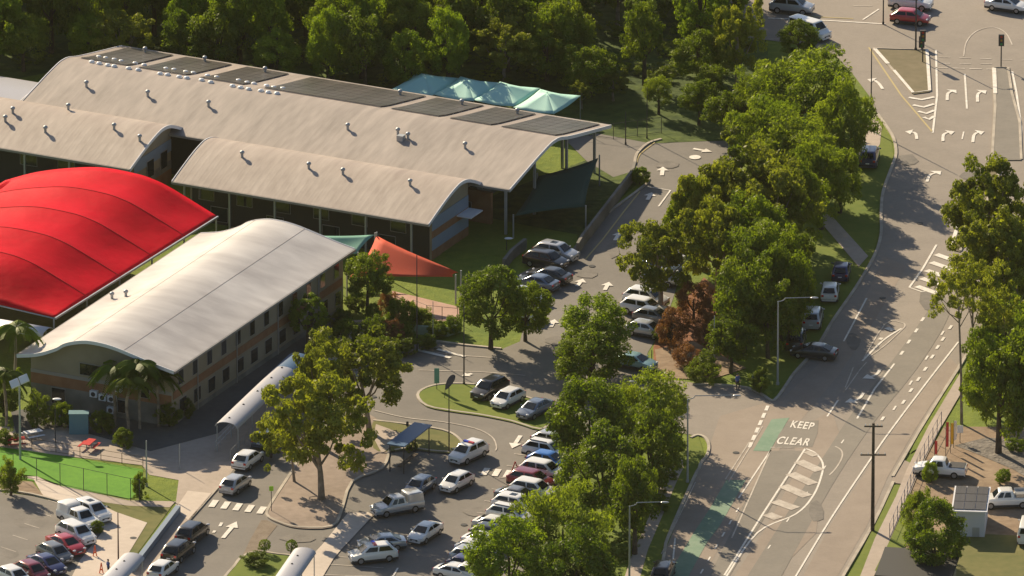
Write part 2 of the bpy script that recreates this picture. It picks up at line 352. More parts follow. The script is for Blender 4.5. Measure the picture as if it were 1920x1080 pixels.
sheet('embankment', [(1196,325),(1206,335),(1120,410),(1080,480),(1083,440),(1000,425),(900,405),(890,380),(1100,300),(1150,330),(1180,320)], under, .06)  # sloping grass darkened by colour to deepen the shadow of the hall roof
sheet('paved_yard', [(1060,262),(1120,250),(1215,268),(1194,290),(1190,320),(1150,332),(1100,302)], asphalt_p, .065)
# median at the intersection, right-hand median, splitter island
area([(1638,92),(1665,122),(1712,176),(1743,172),(1738,95)], medianm, 'median', sm=False)
area([(1862,128),(1890,128),(1897,175),(1912,230),(1915,300),(1860,300),(1866,200)], asphalt_d, 'median', sm=False)
area([(1800,420),(1784,468),(1800,472),(1850,380),(1880,310),(1864,300)], medianm, 'median', sm=False)
rp = random.Random(11); asphalt_x = mat('asphalt_stain', (.12,.108,.095), .8, noise=[(.8,1),(5,.6)], col2=(.20,.178,.155))
for x, y, a_, b_ in ((820,905,1.6,1),(890,960,2.4,1),(640,1010,1.4,1),(560,1010,3,1.2),(1100,515,2.2,1),(1150,470,1.2,2),(60,980,3,1.5),(20,1040,1.5,1.2),(1700,300,2.2,1.4),(1740,560,1.5,3),(1600,640,1.2,2.2),(1820,330,2,1.2),(1530,960,1.4,2.4),(1250,310,2.2,1),(720,720,1.8,1),(1040,640,1.6,1)):
    p = G(x, y); th = rp.uniform(0, 3); mb = MB(); k = 9
    mb.add([(p.x+.6*a_*rp.uniform(.75,1.1)*math.cos(2*math.pi*i/k+th), p.y+1.3*b_*rp.uniform(.75,1.1)*math.sin(2*math.pi*i/k+th), .0735) for i in range(k)], [tuple(range(k))])
    mb.build('asphalt_repair', asphalt_x)['kind'] = 'structure'
drain = mat('cast_iron', (.03,.03,.03), .6)
for x, y in ((870,985),(1110,500),(1380,850),(1725,420),(560,930),(1655,560),(250,1010),(700,745)):
    p = G(x, y); mb = MB(); mb.tube((p.x,p.y,.074),(p.x,p.y,.09),.34,.34,14); mb.build('manhole_cover', drain)['kind'] = 'structure'
# ------------------------------------------------------------------ painted markings
W15 = .17
for pts, m, wd, kw in [
    ([(1358,1080),(1430,965),(1510,842)], white_p, .2, {}), ([(1372,1010),(1445,845)], faded_p, .15, {}), ([(1366,905),(1430,800)], faded_p, .12, {}),
    ([(1360,900),(1405,830)], faded_p, .12, {}), ([(1445,845),(1385,935)], white_p, .16, {}), ([(1551,782),(1571,752)], white_p, .18, {}), ([(1582,641),(1625,560)], white_p, .18, {}),
    ([(1445,840),(1505,840)], faded_p, .15, {}),
    ([(1585,733),(1612,695),(1625,680)], faded_p, .12, {}), ([(1607,786),(1640,730),(1677,683)], white_p, .2, {}),
    ([(1490,1085),(1560,970),(1635,858),(1670,808),(1740,715),(1797,642)], white_p, .18, dict(smooth=4)),
    ([(1510,842),(1528,850),(1542,868),(1541,890),(1525,930),(1492,965),(1420,1000),(1360,1085)], white_p, .2, dict(smooth=5)),
    ([(1566,838),(1577,845),(1579,858),(1568,878),(1555,892)], faded_p, .15, dict(smooth=4)),
    ([(1620,672),(1660,608),(1690,606),(1697,612),(1688,622),(1660,648),(1630,670)], faded_p, .14, dict(smooth=3)),
    ([(1617,678),(1655,640),(1690,617)], white_p, .22, dict(smooth=4)),
    ([(1705,540),(1730,505),(1756,460)], white_p, .22, {}), ([(1705,540),(1728,548),(1740,546)], white_p, .2, {}),
    ([(1783,465),(1798,420)], white_p, .4, dict(z=.18)), ([(1629,90),(1690,180),(1748,248)], yellow_p, .18, {}), ([(1755,95),(1757,180),(1749,250)], white_p, .22, {}),
    ([(1640,94),(1665,122)], white_p, .42, dict(z=.18)), ([(1676,134),(1712,176),(1743,172),(1738,95)], white_p, .34, dict(z=.18)),
    ([(1809,140),(1813,205)], white_p, .2, {}), ([(1807,248),(1804,262)], white_p, .16, {}), ([(1864,130),(1866,178)], white_p, .42, dict(z=.18)),
    ([(1898,135),(1906,175),(1915,240),(1914,300)], white_p, .22, {}), ([(1754,128),(1865,131)], faded_p, .25, dict(dash=(1.3,.5))), ([(1760,108),(1920,114)], faded_p, .15, dict(dash=(1.2,1.0))),
    ([(1807,106),(1812,80),(1830,60),(1860,52),(1885,62),(1898,85)], faded_p, .13, dict(smooth=4)),
    ([(1760,120),(1865,121)], faded_p, .15, dict(dash=(1.2,1.0))), ([(1440,35),(1560,40),(1660,46)], white_p, .25, {}), ([(1520,32),(1600,36)], yellow_p, .2, {}), ([(1618,38),(1648,18)], white_p, .2, {}),
    ([(1430,75),(1560,72)], faded_p, .12, dict(dash=(2,2))), ([(1600,12),(1760,14)], faded_p, .12, dict(dash=(2,3))),
    ([(700,770),(760,784),(830,792),(890,804),(922,820),(931,838),(929,846)], faded_p, .14, dict(smooth=4)),
    ([(785,695),(900,698),(985,705)], faded_p, .12, {}), ([(745,655),(800,660),(870,668),(930,672)], faded_p, .12, {}),
    ([(1213,351),(1257,358),(1235,388)], white_p, .18, {}), ([(1098,487),(1130,450),(1172,395),(1200,360)], yellow_p, .16, {}), ([(1194,306),(1200,290),(1228,268)], yellow_p, .14, dict(smooth=3)),
    ([(600,1058),(720,1066)], faded_p, .1, {}), ([(610,1042),(690,1050)], faded_p, .1, {}), ([(590,1078),(700,1082)], faded_p, .1, {}),
    ([(735,1085),(746,1066)], white_p, .18, {}), ([(1304,905),(1240,1040)], faded_p, .1, {}), ([(1262,1050),(1266,1010)], white_p, .16, {}),
    ([(400,1000),(403,996)], white_p, .3, {}), ([(412,988),(416,981)], white_p, .3, {}),
    ([(548,880),(556,868)], faded_p, .2, {}), ([(930,990),(925,995)], faded_p, .1, {})]:
    stripe('lane_marking', pts, m, wd, kw.pop('z', .075), **kw)
stripe('lane_marking', [(1675,770),(1735,660),(1790,590)], white_p, .2, .08, dash=(1.2, 6.2))
stripe('lane_marking', [(1440,1030),(1540,880),(1600,800)], white_p, .14, .08, dash=(1.0, 6.5))
for x, y in ((1655,786),(1694,755),(1708,733),(1722,712),(1735,693),(1748,670),(1758,652),(1768,637),(1782,615),(1730,600),(1718,621),(1704,642),(1691,663)):
    stripe('lane_marking', [(x-2.5,y+3.5),(x+2.5,y-3.5)], white_p, .28, .085)
stripe('lane_marking', [(1600,690),(1585,728)], faded_p, .12)
for i in range(7): stripe('parking_line', [(1000-i*14, 833+i*22), (978-i*14, 830+i*22)], faded_p, .1)
for i in range(5): stripe('parking_line', [(118-i*22,948+i*22),(90-i*22,939+i*22)], faded_p, .1)
stripe('stop_line', [(1440,762),(1405,840)], white_p, .35, .08, dash=(1.4,.7))
for a, b in (((1497,866),(1537,884)),((1482,889),(1525,909)),((1468,912),(1514,932)),((1452,941),(1492,955)),((1438,965),(1460,974))): stripe('lane_marking', [a, b], faded_p, 1.25)   # painted bars of the turn bay
stripe('lane_marking', [(1512,848),(1530,856)], faded_p, .9)
for i in range(5): stripe('lane_marking', [(1755-i*9,478+i*15),(1795-i*9,492+i*15)], white_p, .8)
for i, (a, b) in enumerate((((1704,184),(1752,183)),((1712,198),(1752,196)),((1722,210),(1752,208)),((1732,221),(1752,219)))):
    stripe('lane_marking', [a, ((a[0]+b[0])/2, a[1]+4), b], white_p, .45)
for i in range(5): stripe('crossing_stripe', [(396+i*22.5,952+i*3.1),(405+i*22.5,939+i*3.1)], white_p, .62)
for i in range(4): stripe('crossing_stripe', [(906+i*21,892+i*2),(914+i*21,879+i*2)], white_p, .62)
stripe('crossing_stripe', [(780,657),(845,672)], white_p, .5); stripe('crossing_stripe', [(820,656),(872,670)], white_p, .4)
stripe('crossing_stripe', [(1662,616),(1675,621)], white_p, .7); stripe('crossing_stripe', [(1648,636),(1655,637)], white_p, .6)
def arrow(tail, tip, wd=.35, head=.28, m=white_p):
    a, b = G(*tail), G(*tip); d = (b-a); L = d.length; d = d/L; n = Vector((-d.y, d.x, 0)); hl = min(L*head+.4, L*.98) if head < .8 else min(1.15, L*.9)
    hw = .8 if head >= .8 else 0; p = [a+n*wd/2, a-n*wd/2, b-d*hl-n*wd/2, b-d*hl-n*max(wd*1.5, hw), b, b-d*hl+n*max(wd*1.5, hw), b-d*hl+n*wd/2]
    mb = MB(); mb.add([(q.x,q.y,.09) for q in p], [(0,1,2,6),(3,4,5)]); mb.build('lane_arrow', m)['kind'] = 'structure'
for t, h in (((418,1010),(444,979)), ((976,818),(960,842)), ((1033,614),(1040,600)), ((1082,538),(1093,524)), ((1134,545),(1142,530)), ((1153,452),(1163,436)), ((1214,376),(1222,362)), ((1241,330),(1243,314)), ((1300,280),(1335,286)), ((885,702),(866,706))):
    arrow(t, h, .42)
def turn(pts, wd=.32):
    stripe('lane_arrow', smooth_pts(pts[:-1], 3), white_p, wd, .09); arrow(pts[-2], pts[-1], wd, .9)
turn([(1776,189),(1777,177),(1783,173),(1793,170)]); turn([(1833,192),(1833,179),(1838,174),(1850,171)]); turn([(1768,266),(1769,254),(1776,250),(1790,248)]); turn([(1824,268),(1826,255),(1832,250),(1846,248)])
turn([(1719,262),(1717,252),(1711,249),(1697,248)]); turn([(1655,168),(1648,158),(1640,152),(1626,150)]); turn([(1738,342),(1743,330),(1752,326),(1765,322)])
turn([(1650,694),(1645,702),(1636,707),(1617,711)]); turn([(1619,738),(1613,747),(1604,752),(1584,756)])
P = [G(1303+11*math.cos(t*math.pi/10), 296+4*math.sin(t*math.pi/10)) for t in range(20)]
mb = MB(); mb.add([(p.x,p.y,.09) for p in P], [tuple(range(20))]); mb.build('painted_disc', white_p)['kind'] = 'structure'
sheet('green_bike_lane', [(1447,786),(1480,783),(1470,800),(1443,846),(1412,845)], green_p, .068)
sheet('green_bike_lane', [(1398,900),(1350,985),(1325,1018),(1280,1100),(1240,1100),(1300,1000),(1330,955),(1362,900)], green_p, .068)
stripe('lane_marking', [(1300,1100),(1390,945)], white_p, .16, .08, dash=(1.2,2.2))
sheet('dark_patch', [(1478,790),(1535,788),(1533,812),(1523,838),(1452,838),(1460,815)], asphalt_d, .072)
def road_text(txt, bl, br, tl):
    cu = bpy.data.curves.new('road_lettering', 'FONT'); cu.body = txt; cu.size = 1; cu.offset = .02; cu.space_character = 1.12
    o = bpy.data.objects.new('tmp', cu); C.objects.link(o); dg = bpy.context.evaluated_depsgraph_get(); dg.update()
    me = bpy.data.meshes.new_from_object(o.evaluated_get(dg)); C.objects.unlink(o); bpy.data.objects.remove(o)
    xs = [v.co.x for v in me.vertices]; ys = [v.co.y for v in me.vertices]; x0, x1, y0, y1 = min(xs), max(xs), min(ys), max(ys)
    A, B, D = G(*bl, .095), G(*br, .095), G(*tl, .095)
    for v in me.vertices:
        v.co = A+(B-A)*((v.co.x-x0)/(x1-x0))+(D-A)*((v.co.y-y0)/(y1-y0))
    me.materials.clear(); me.materials.append(white_p); o = bpy.data.objects.new('road_lettering', me); C.objects.link(o); o['kind'] = 'structure'
road_text('KEEP', (1481,801), (1523,806), (1487,788)); road_text('CLEAR', (1454,832), (1515,836), (1462,818))

# ------------------------------------------------------------------ halls
TH = math.atan2(-.168/SP, 1)     # axis of the long buildings
def prof(pts, n=40):
    P = smooth_pts(pts, 8)
    return P
def pz(P, y):
    for a, b in zip(P, P[1:]):
        if a[0] <= y <= b[0]: return a[1]+(b[1]-a[1])*(y-a[0])/max(b[0]-a[0], 1e-6)
    return P[0][1] if y < P[0][0] else P[-1][1]
def hall(name, label, cat, loc, rz, L, P, rmat, walls, inset=(1.5, 1.2, 1.0, 1.2), group=None):
    """local x along the ridge from 0 to L, local y across; P = roof profile (y, z). inset = front, back, x0, x1"""
    t = tag(empty(name, loc, rz), label, cat, group)
    W = P[-1][0]; mb = MB()
    n = len(P); vs = []
    for x in (0, L):
        vs += [(x, y, z) for y, z in P]+[(x, y, z-.22) for y, z in P]
    k = 2*n; fs = []
    for i in range(n-1):
        fs += [(i, i+1, k+i+1, k+i), (n+i+1, n+i, k+n+i, k+n+i+1), (i+1, i, n+i, n+i+1), (k+i, k+i+1, k+n+i+1, k+n+i)]
    fs += [(0, k, k+n, n), (n-1, n+n-1, k+n+n-1, k+n-1)]
    mb.add(vs, fs); roof = mb.build('roof', rmat, t, smooth=25)
    # edge trims along both gable ends, standing just proud
    for x0, x1 in ((-.09, -.003), (L+.003, L+.09)):
        mb = MB(); q = [(y, z+.05) for y, z in P]
        vs = [(x, y, z) for x in (x0, x1) for y, z in q]+[(x, y, z-.36) for x in (x0, x1) for y, z in q]
        fs = []
        for i in range(n-1):
            fs += [(i, i+1, n+i+1, n+i), (2*n+i, 3*n+i, 3*n+i+1, 2*n+i+1), (i, 2*n+i, 2*n+i+1, i+1), (n+i, n+i+1, 3*n+i+1, 3*n+i)]
        mb.add(vs, fs+[(0, n, 3*n, 2*n), (n-1, 3*n-1, 4*n-1, 2*n-1)]); mb.build('roof_trim', trim, t)
    for y0, y1, z in ((-.14, -.003, P[0][1]), (W+.003, W+.14, P[-1][1])):
        mb = MB(); mb.box(-.05, L+.05, y0, y1, z-.26, z-.02); mb.build('gutter', fascia_m, t)
    f, b, a, c = inset
    ys = [f]+[y for y, z in P if f < y < W-b]+[W-b]
    for nm, x0, x1, mt in (('gable_wall', a, a+.25, walls[1]), ('gable_wall', L-c-.25, L-c, walls[2])):
        mb = MB(); m_ = len(ys)
        vs = [(x, y, 0) for x in (x0, x1) for y in ys]+[(x, y, pz(P, y)-.2) for x in (x0, x1) for y in ys]
        fs = []
        for i in range(m_-1):
            fs += [(i, i+1, 2*m_+i+1, 2*m_+i), (m_+i+1, m_+i, 3*m_+i, 3*m_+i+1), (2*m_+i, 2*m_+i+1, 3*m_+i+1, 3*m_+i), (i+1, i, m_+i, m_+i+1)]
        mb.add(vs, fs+[(0, 2*m_, 3*m_, m_), (m_-1, 2*m_-1, 4*m_-1, 3*m_-1)]); mb.build(nm, mt, t)
    mb = MB(); mb.box(a+.25, L-c-.25, f, f+.25, 0, pz(P, f)-.2); mb.build('wall', walls[0], t)
    mb = MB(); mb.box(a+.25, L-c-.25, W-b-.25, W-b, 0, pz(P, W-b)-.2); mb.build('wall', walls[3], t)
    return t, roof
def window(t, x0, x1, y, z0, z1, face=-1, axis='x'):
    """a framed window proud of a wall; axis x: on a wall along x at depth y, facing -y (face=-1) or +y"""
    fr, pn = MB(), MB(); e = .06
    if axis == 'x':
        a, b = sorted((y, y+face*.05)); c, d = sorted((y+face*.05, y+face*.07)); fr.box(x0, x1, a, b, z0, z1); pn.box(x0+e, x1-e, c, d, z0+e, z1-e)
    else:
        a, b = sorted((y, y+face*.05)); c, d = sorted((y+face*.05, y+face*.07)); fr.box(a, b, x0, x1, z0, z1); pn.box(c, d, x0+e, x1-e, z0+e, z1-e)
    w_ = fr.build('window', fascia_m, t); pn.build('pane', glass, w_); return w_
def local_hit(px, py, loc, rz, P, L):
    """point of a hall roof under a photo pixel, in the hall's own frame"""
    M = Matrix.Rotation(-rz, 3, 'Z'); best = None
    for k in range(0, 900):
        z = 9.0-k*.01; q = G(px, py, z)-Vector(loc); q.z = 0; q = M @ q
        if -1 < q.y < P[-1][0]+1 and z <= pz(P, q.y): return q.x, q.y, pz(P, q.y)
    return None
# -- the long main building
ZA = 5.3
A_END = G(955, 355, ZA); La = 57.0
ca, sa = math.cos(TH), math.sin(TH)
U = Vector((ca, sa, 0)); V = Vector((-sa, ca, 0))
A_loc = A_END-U*La; A_loc.z = 0
PA = prof([(0,5.3),(2,5.75),(4.5,6.3),(6.8,6.8),(9.3,7.25),(10.6,7.32),(11.8,7.2),(14,6.65),(18,5.85),(23.8,4.75)])
tA, rA = hall('school_hall', 'longest curved metal roof building with solar panels along its far slope', 'building', A_loc, TH, La, PA, roof_a, (dark_w, cream, grey_w, grey_w), inset=(2.2, 3.0, 1.0, 7.5))
def solar_array(t, x0, x1, y0, y1, P):
    nx = max(1, round((x1-x0)/1.02)); dx = (x1-x0)/nx; mb = MB()
    ny = 6; dy = (y1-y0)/ny
    for i in range(nx):
        for j in range(ny):
            ya, yb = y0+j*dy+.03, y0+(j+1)*dy-.03; za, zb = pz(P, ya)+.14, pz(P, yb)+.14; xa, xb = x0+i*dx+.02, x0+(i+1)*dx-.02
            mb.add([(xa,ya,za),(xb,ya,za),(xb,yb,zb),(xa,yb,zb),(xa,ya,za-.05),(xb,ya,za-.05),(xb,yb,zb-.05),(xa,yb,zb-.05)],
                   [(0,1,2,3),(4,7,6,5),(0,4,5,1),(1,5,6,2),(2,6,7,3),(3,7,4,0)])
    o = mb.build('solar_array', solar_m, t)
    fr = MB()
    for y in [y0+j*dy for j in range(ny+1)]: fr.box(x0-.05, x1+.05, y-.025, y+.025, pz(P, y)+.03, pz(P, y)+.085)
    fr.build('mounting_rail', alu, o)
for a, b in ((0,5.3),(6.8,12.2),(14,18.9),(21.5,34.9),(36.2,41.6),(43.0,47.6),(48.9,55.0)):
    solar_array(tA, a+1.2, b+1.2, 12.2, 22.8, PA)
dome_me = None
def domes(roof, loc, rz, P, L, pix, r=.30):
    global dome_me
    if dome_me is None:
        mb = MB(); mb.ell((0,0,0), 1, 1, .6, zmin=0); mb.tube((0,0,-.3), (0,0,.05), 1.1, 1.1, 12); dome_me = mb.mesh('skylight_dome', plastic_w, 40)
    for x, y in pix:
        h = local_hit(x, y, loc, rz, P, L)
        if h: o = link('skylight_dome', dome_me, roof); o.location = (h[0], h[1], h[2]+.08); o.scale = (r, r, r)
domes(rA, A_loc, TH, PA, La, [(172,117),(186,120),(202,123),(214,125),(241,129),(259,132),(300,139),(314,141),(336,145),(350,147),(378,151),(395,155),(436,162),(451,165),(466,168),(489,171),(503,174),(519,176),
    (185,108),(198,110),(214,113),(227,116),(253,120),(270,123),(311,130),(326,132),(348,136),(362,138),(389,143),(406,146),(447,152),(463,156),(476,158),(500,162),(513,165),(530,167)])
vent_me = None
def vents(roof, loc, rz, P, L, pix):
    global vent_me
    if vent_me is None:
        mb = MB(); mb.tube((0,0,-.25),(0,0,.40),.14,.14,10); mb.tube((0,0,.40),(0,0,.50),.16,.25,10); mb.ell((0,0,.54),.26,.26,.20,12,6)
        vent_me = mb.mesh('roof_vent', steel, 40)
    for x, y in pix:
        h = local_hit(x, y, loc, rz, P, L)
        if h: o = link('roof_vent', vent_me, roof); o.location = h
vents(rA, A_loc, TH, PA, La, [(162,163),(277,181),(391,200),(652,243),(746,252),(765,260),(872,278),(272,100),(384,117),(497,137),(750,180),(866,198),(970,215)])
mb = MB(); h = local_hit(752, 262, A_loc, TH, PA, La); mb.box(-.35,.35,-.35,.35,-.2,.5); o = mb.build('roof_vent', steel, rA, loc=h)
# columns at the open right-hand end
for x, y in ((La-.8, .8), (La-.8, 7.5), (La-.8, 15.0), (La-.8, 21.6), (La-4.5, 21.6)):
    mb = MB(); mb.box(x-.12, x+.12, y-.12, y+.12, 0, pz(PA, y)-.22); mb.build('column', steel, tA)
for i in range(9): window(tA, 30+i*2.5, 31.6+i*2.5, 2.2, 1.1, 2.4)
for i in range(3): window(tA, 5+i*4, 7.6+i*4, La-7.5, 1.2, 2.6, 1, 'y')
mb = MB(); mb.box(La-7.4, La-3.5, 2.8, 3.3, 0, 3.4); mb.build('screen_wall', brick_w, tA)
# -- block in front of it
PB = prof([(0,4.8),(2.1,5.55),(4.3,6.28),(6.0,6.72),(7.4,6.92),(8.9,6.75),(10.5,6.15),(12.3,5.3)])
B_END = G(803, 420, 4.8); Lb = 29.3; B_loc = B_END-U*Lb; B_loc.z = 0
tB, rB = hall('classroom_block', 'middle curved roof classroom block with striped end wall behind the red sail', 'building', B_loc, TH, Lb, PB, roof_b, (dark_w, cream, cream, grey_w), inset=(2.4, 1.6, .8, .8))
vents(rB, B_loc, TH, PB, Lb, [(454,295),(579,316),(643,327),(769,348),(648,293),(803,318),(482,264)])
for k, (z0, z1, m_) in enumerate(((.0,1.0,brick_w),(1.0,2.3,blue_w),(2.3,3.1,brick_w),(3.1,4.4,blue_w))):
    mb = MB(); mb.box(Lb-.8+.003, Lb-.8+.06, 2.4, 10.7, z0, z1-.004); mb.build('wall_band', m_, tB)
mb = MB(); mb.box(Lb-.74, Lb+.9, 8.0, 10.7, 2.9, 3.02); mb.build('awning', trim, tB)
for i in range(6):
    window(tB, 1.8+i*4.4, 3.6+i*4.4, 2.4, 2.4, 3.6)
    mb = MB(); mb.box(1.0+i*5.2, 1.18+i*5.2, .5, .68, 0, 4.65); mb.build('column', steel, tB)
for i in range(4): window(tB, 3.2+i*6.4, 5.2+i*6.4, 2.4, .3, 1.9)
# -- block at the left frame edge
C_END = G(243, 317, 4.8); Lc = 24.0; C_loc = C_END-U*Lc; C_loc.z = 0
tC, rC = hall('classroom_block', 'pinkish curved roof classroom block just above the big red canopy', 'building', C_loc, TH, Lc, PB, roof_b, (dark_w, cream, cream, grey_w), inset=(2.4, 1.6, .8, .8))
vents(rC, C_loc, TH, PB, Lc, [(24,212),(214,243),(60,184),(128,206),(248,216),(10,228),(85,248),(262,264)])
for k, (z0, z1, m_) in enumerate(((.0,1.4,brick_w),(1.4,2.3,grey_w),(3.3,4.6,blue_w))):
    mb = MB(); mb.box(Lc-.8+.003, Lc-.8+.06, 2.4, 10.7, z0, z1-.004); mb.build('wall_band', m_, tC)
for y in (5.2, 8.2): window(tC, y, y+1.5, Lc-.73, 1.9, 3.8, 1, 'y')
for i in range(5):
    window(tC, 1.2+i*4.4, 3.2+i*4.4, 2.4, 2.4, 3.6); mb = MB(); mb.box(1.0+i*5.2, 1.18+i*5.2, .5, .68, 0, 4.65); mb.build('column', steel, tC)
# -- small roof seen at the far left
mbp = G(-20, 180, 3.5); PD = prof([(0,3.4),(3,4.3),(6,4.6),(9,4.2),(12,3.4)])
tD, rD = hall('small_building', 'grey roof corner just beyond the upper end of the longest roof', 'building', (mbp.x-9, mbp.y-2, 0), TH, 12, PD, silver_s, (grey_w,)*4, inset=(1,1,.6,.6))
# -- two storey near building, ridge along V
THC = TH+math.pi/2
WC = 17.5
PC = prof([(0,6.35),(2.0,6.75),(4.5,7.35),(6.4,7.78),(8.0,7.98),(9.6,7.98),(11.0,7.7),(12.2,7.25),(13.2,6.6),(15.2,5.75),(17.5,5.25)])
D0 = G(326, 696, 6.35); D_loc = Vector((D0.x, D0.y, 0)); Ld = 39.6
tE, rE = hall('two_storey_block', 'two storey cream building under a glossy pale curved roof beside the red canopy', 'building', D_loc, THC, Ld, PC, roof_c, (cream, cream, cream, grey_w), inset=(.8, 1.0, 1.0, 1.0))
for i in range(12):
    x = 2.4+i*3.1
    window(tE, x, x+1.1, .8, 3.9, 5.5); window(tE, x+.2, x+1.7, .8, .9, 2.4)
mb = MB(); mb.box(1.3, Ld-1.3, .74, .797, 2.75, 3.55); mb.build('wall_band', brick_w, tE)
mb = MB(); mb.box(1.3, Ld-1.3, .76, .797, 0, .55); mb.build('plinth', grey_w, tE)
for x in (6.5, 15, 24, 33):
    mb = MB(); mb.tube((x,.72,0), (x,.72,6.3), .07); mb.build('downpipe', fascia_m, tE)
# gable towards the camera (x = 1.0)
mb = MB(); mb.box(.94, .997, .8, 16.5, 3.3, 3.65); mb.build('wall_band', fascia_m, tE)
mb = MB(); mb.box(.94, .997, .8, 16.5, .0, 2.2); mb.build('wall_band', grey_w, tE)
mb = MB(); mb.box(.95, .997, .8, 16.5, 2.2, 3.3); mb.build('wall_band', brick_w, tE)
for y0, y1, z0, z1 in ((8.6,11.0,3.9,5.2),(3.2,4.2,2.6,4.2),(12.6,14.2,.4,2.1),(5.6,6.8,.6,2.0)): window(tE, y0, y1, .93, z0, z1, -1, 'y')
for y, z in ((6.9,1.7),(7.9,1.7),(7.0,.5),(8.9,1.9),(6.2,2.9)):
    mb = MB(); mb.box(.5, .93, y, y+.8, z, z+.65); q = mb.build('air_conditioner', trim, tE); m2 = MB(); m2.tube((.49,y+.4,z+.32),(.47,y+.4,z+.32),.25); m2.build('fan_grille', darksteel, q)
for y_ in (5.6, 11.2):
    mb = MB(); mb.box(.05, Ld-.05, y_-.02, y_+.02, pz(PC, y_)-.02, pz(PC, y_)+.02); mb.build('roof_seam', roof_a, rE)
vents(rE, D_loc, THC, PC, Ld, [(210,560),(236,556)])

# ------------------------------------------------------------------ fabric canopies
def on_canopy():
    ca0, ca1 = G(103, 595, 5.2), G(407, 405, 5.2); dd = ca1-ca0
    t = tag(empty('shade_canopy', (ca0.x, ca0.y, 0), math.atan2(dd.y, dd.x)), 'large glossy red barrel canopy over the court', 'canopy')
    L = dd.length; nb = 5; N = 24; NX = nb*8
    cs = [(0,0),(5,2.05),(7.3,2.75),(9.5,3.05),(13.3,3.05),(17,2.4),(21,1.3),(24.7,-.2)]
    P = [(y, z+5.2) for y, z in prof(cs)]
    mb = MB(); M = len(P); vs = []
    for i in range(NX+1):
        x = L*i/NX; fr = (i % 8)/8; sag = .36*math.sin(math.pi*fr)
        hip = min(1, x/5.5); hip = math.sin(hip*math.pi/2) if hip < 1 else 1
        for y, z in P:
            up = (z-5.2)
            vs.append((x, y, 5.2+up*(.12+.88*hip if up > 0 else 1)-sag*(1 if .5 < y < 24 else 0)*min(1, y/3)))
    for i in range(NX):
        for j in range(M-1): mb.f.append((i*M+j, i*M+j+1, (i+1)*M+j+1, (i+1)*M+j)); mb.m.append(0)
    mb.v = vs; o = mb.build('canopy', red_f, t, smooth=14); sol = o.modifiers.new('t', 'SOLIDIFY'); sol.thickness = .03; sol.offset = -1
    for k in range(nb+1):
        x = L*k/nb; mb = MB()
        hip = .12 if k == 0 else 1
        q = [(x, y, 5.2+(z-5.2)*(hip if z > 5.2 else 1)-.14) for y, z in P[::4]]
        for a, b in zip(q, q[1:]): mb.tube(a, b, .07, .07, 6)
        mb.build('arch', steel, t)
        for y in (.12, 24.4):
            mb = MB(); mb.tube((x, y, 0), (x, y, 5.0), .11, .09, 8); mb.build('post', steel, t)
    for k in range(1, nb):
        i = k*8; mb = MB(); q = [Vector(vs[i*M+j])+Vector((0,0,.012)) for j in range(0, M, 2)]
        for a, b in zip(q, q[1:]): mb.tube(a, b, .035, .035, 5)
        mb.build('seam', red_seam, t)
    mb = MB(); mb.box(-.05, L+.05, -.16, .02, 5.0, 5.2); mb.build('gutter', alu, t)
    return t
on_canopy()
def sail(name, label, corners, m, sag=.35, posts=True, cat='shade sail', n=8):
    """corners: (px, py, height) pixel of the corner at that height, four of them in order"""
    Q = [G(x, y, z) for x, y, z in corners]; c = sum(Q, Vector())/4; t = tag(empty(name, (c.x, c.y, 0)), label, cat); o0 = Vector((c.x, c.y, 0))
    mb = MB(); vs = []
    for i in range(n+1):
        for j in range(n+1):
            u, v = i/n, j/n; inset = .0
            u2 = u+(.5-u)*.07*math.sin(math.pi*v); v2 = v+(.5-v)*.07*math.sin(math.pi*u)
            p = Q[0]*(1-u2)*(1-v2)+Q[1]*u2*(1-v2)+Q[2]*u2*v2+Q[3]*(1-u2)*v2
            p = p-Vector((0, 0, sag*math.sin(math.pi*u)*math.sin(math.pi*v))); vs.append(p-o0)
    mb.add(vs, [(i*(n+1)+j, (i+1)*(n+1)+j, (i+1)*(n+1)+j+1, i*(n+1)+j+1) for i in range(n) for j in range(n)])
    f = mb.build('fabric', m, t, smooth=40); s = f.modifiers.new('t', 'SOLIDIFY'); s.thickness = .02
    if posts:
        for q in Q:
            mb = MB(); d = (q-c); d.z = 0; d.normalize(); b = q-o0+d*.25; mb.tube((b.x, b.y, 0), (b.x, b.y, q.z+.25), .09, .08); mb.build('post', steel, t)
    return t
sail('shade_sail', 'red shade sail stretched between posts beside the classroom block', [(706,442,5.4),(860,511,3.6),(850,519,3.0),(655,520,3.0)], red_s, .15)
sail('shade_sail', 'pale green shade sail tucked behind the near roof and the red sail', [(598,442,4.0),(702,440,4.2),(668,476,3.0),(600,475,3.0)], palegreen_f, .2)
sail('shade_sail', 'dark green shade cloth in the shadow of the long hall', [(1010,330,3.2),(1122,296,3.2),(1096,388,2.4),(965,405,2.4)], green_f, .3)
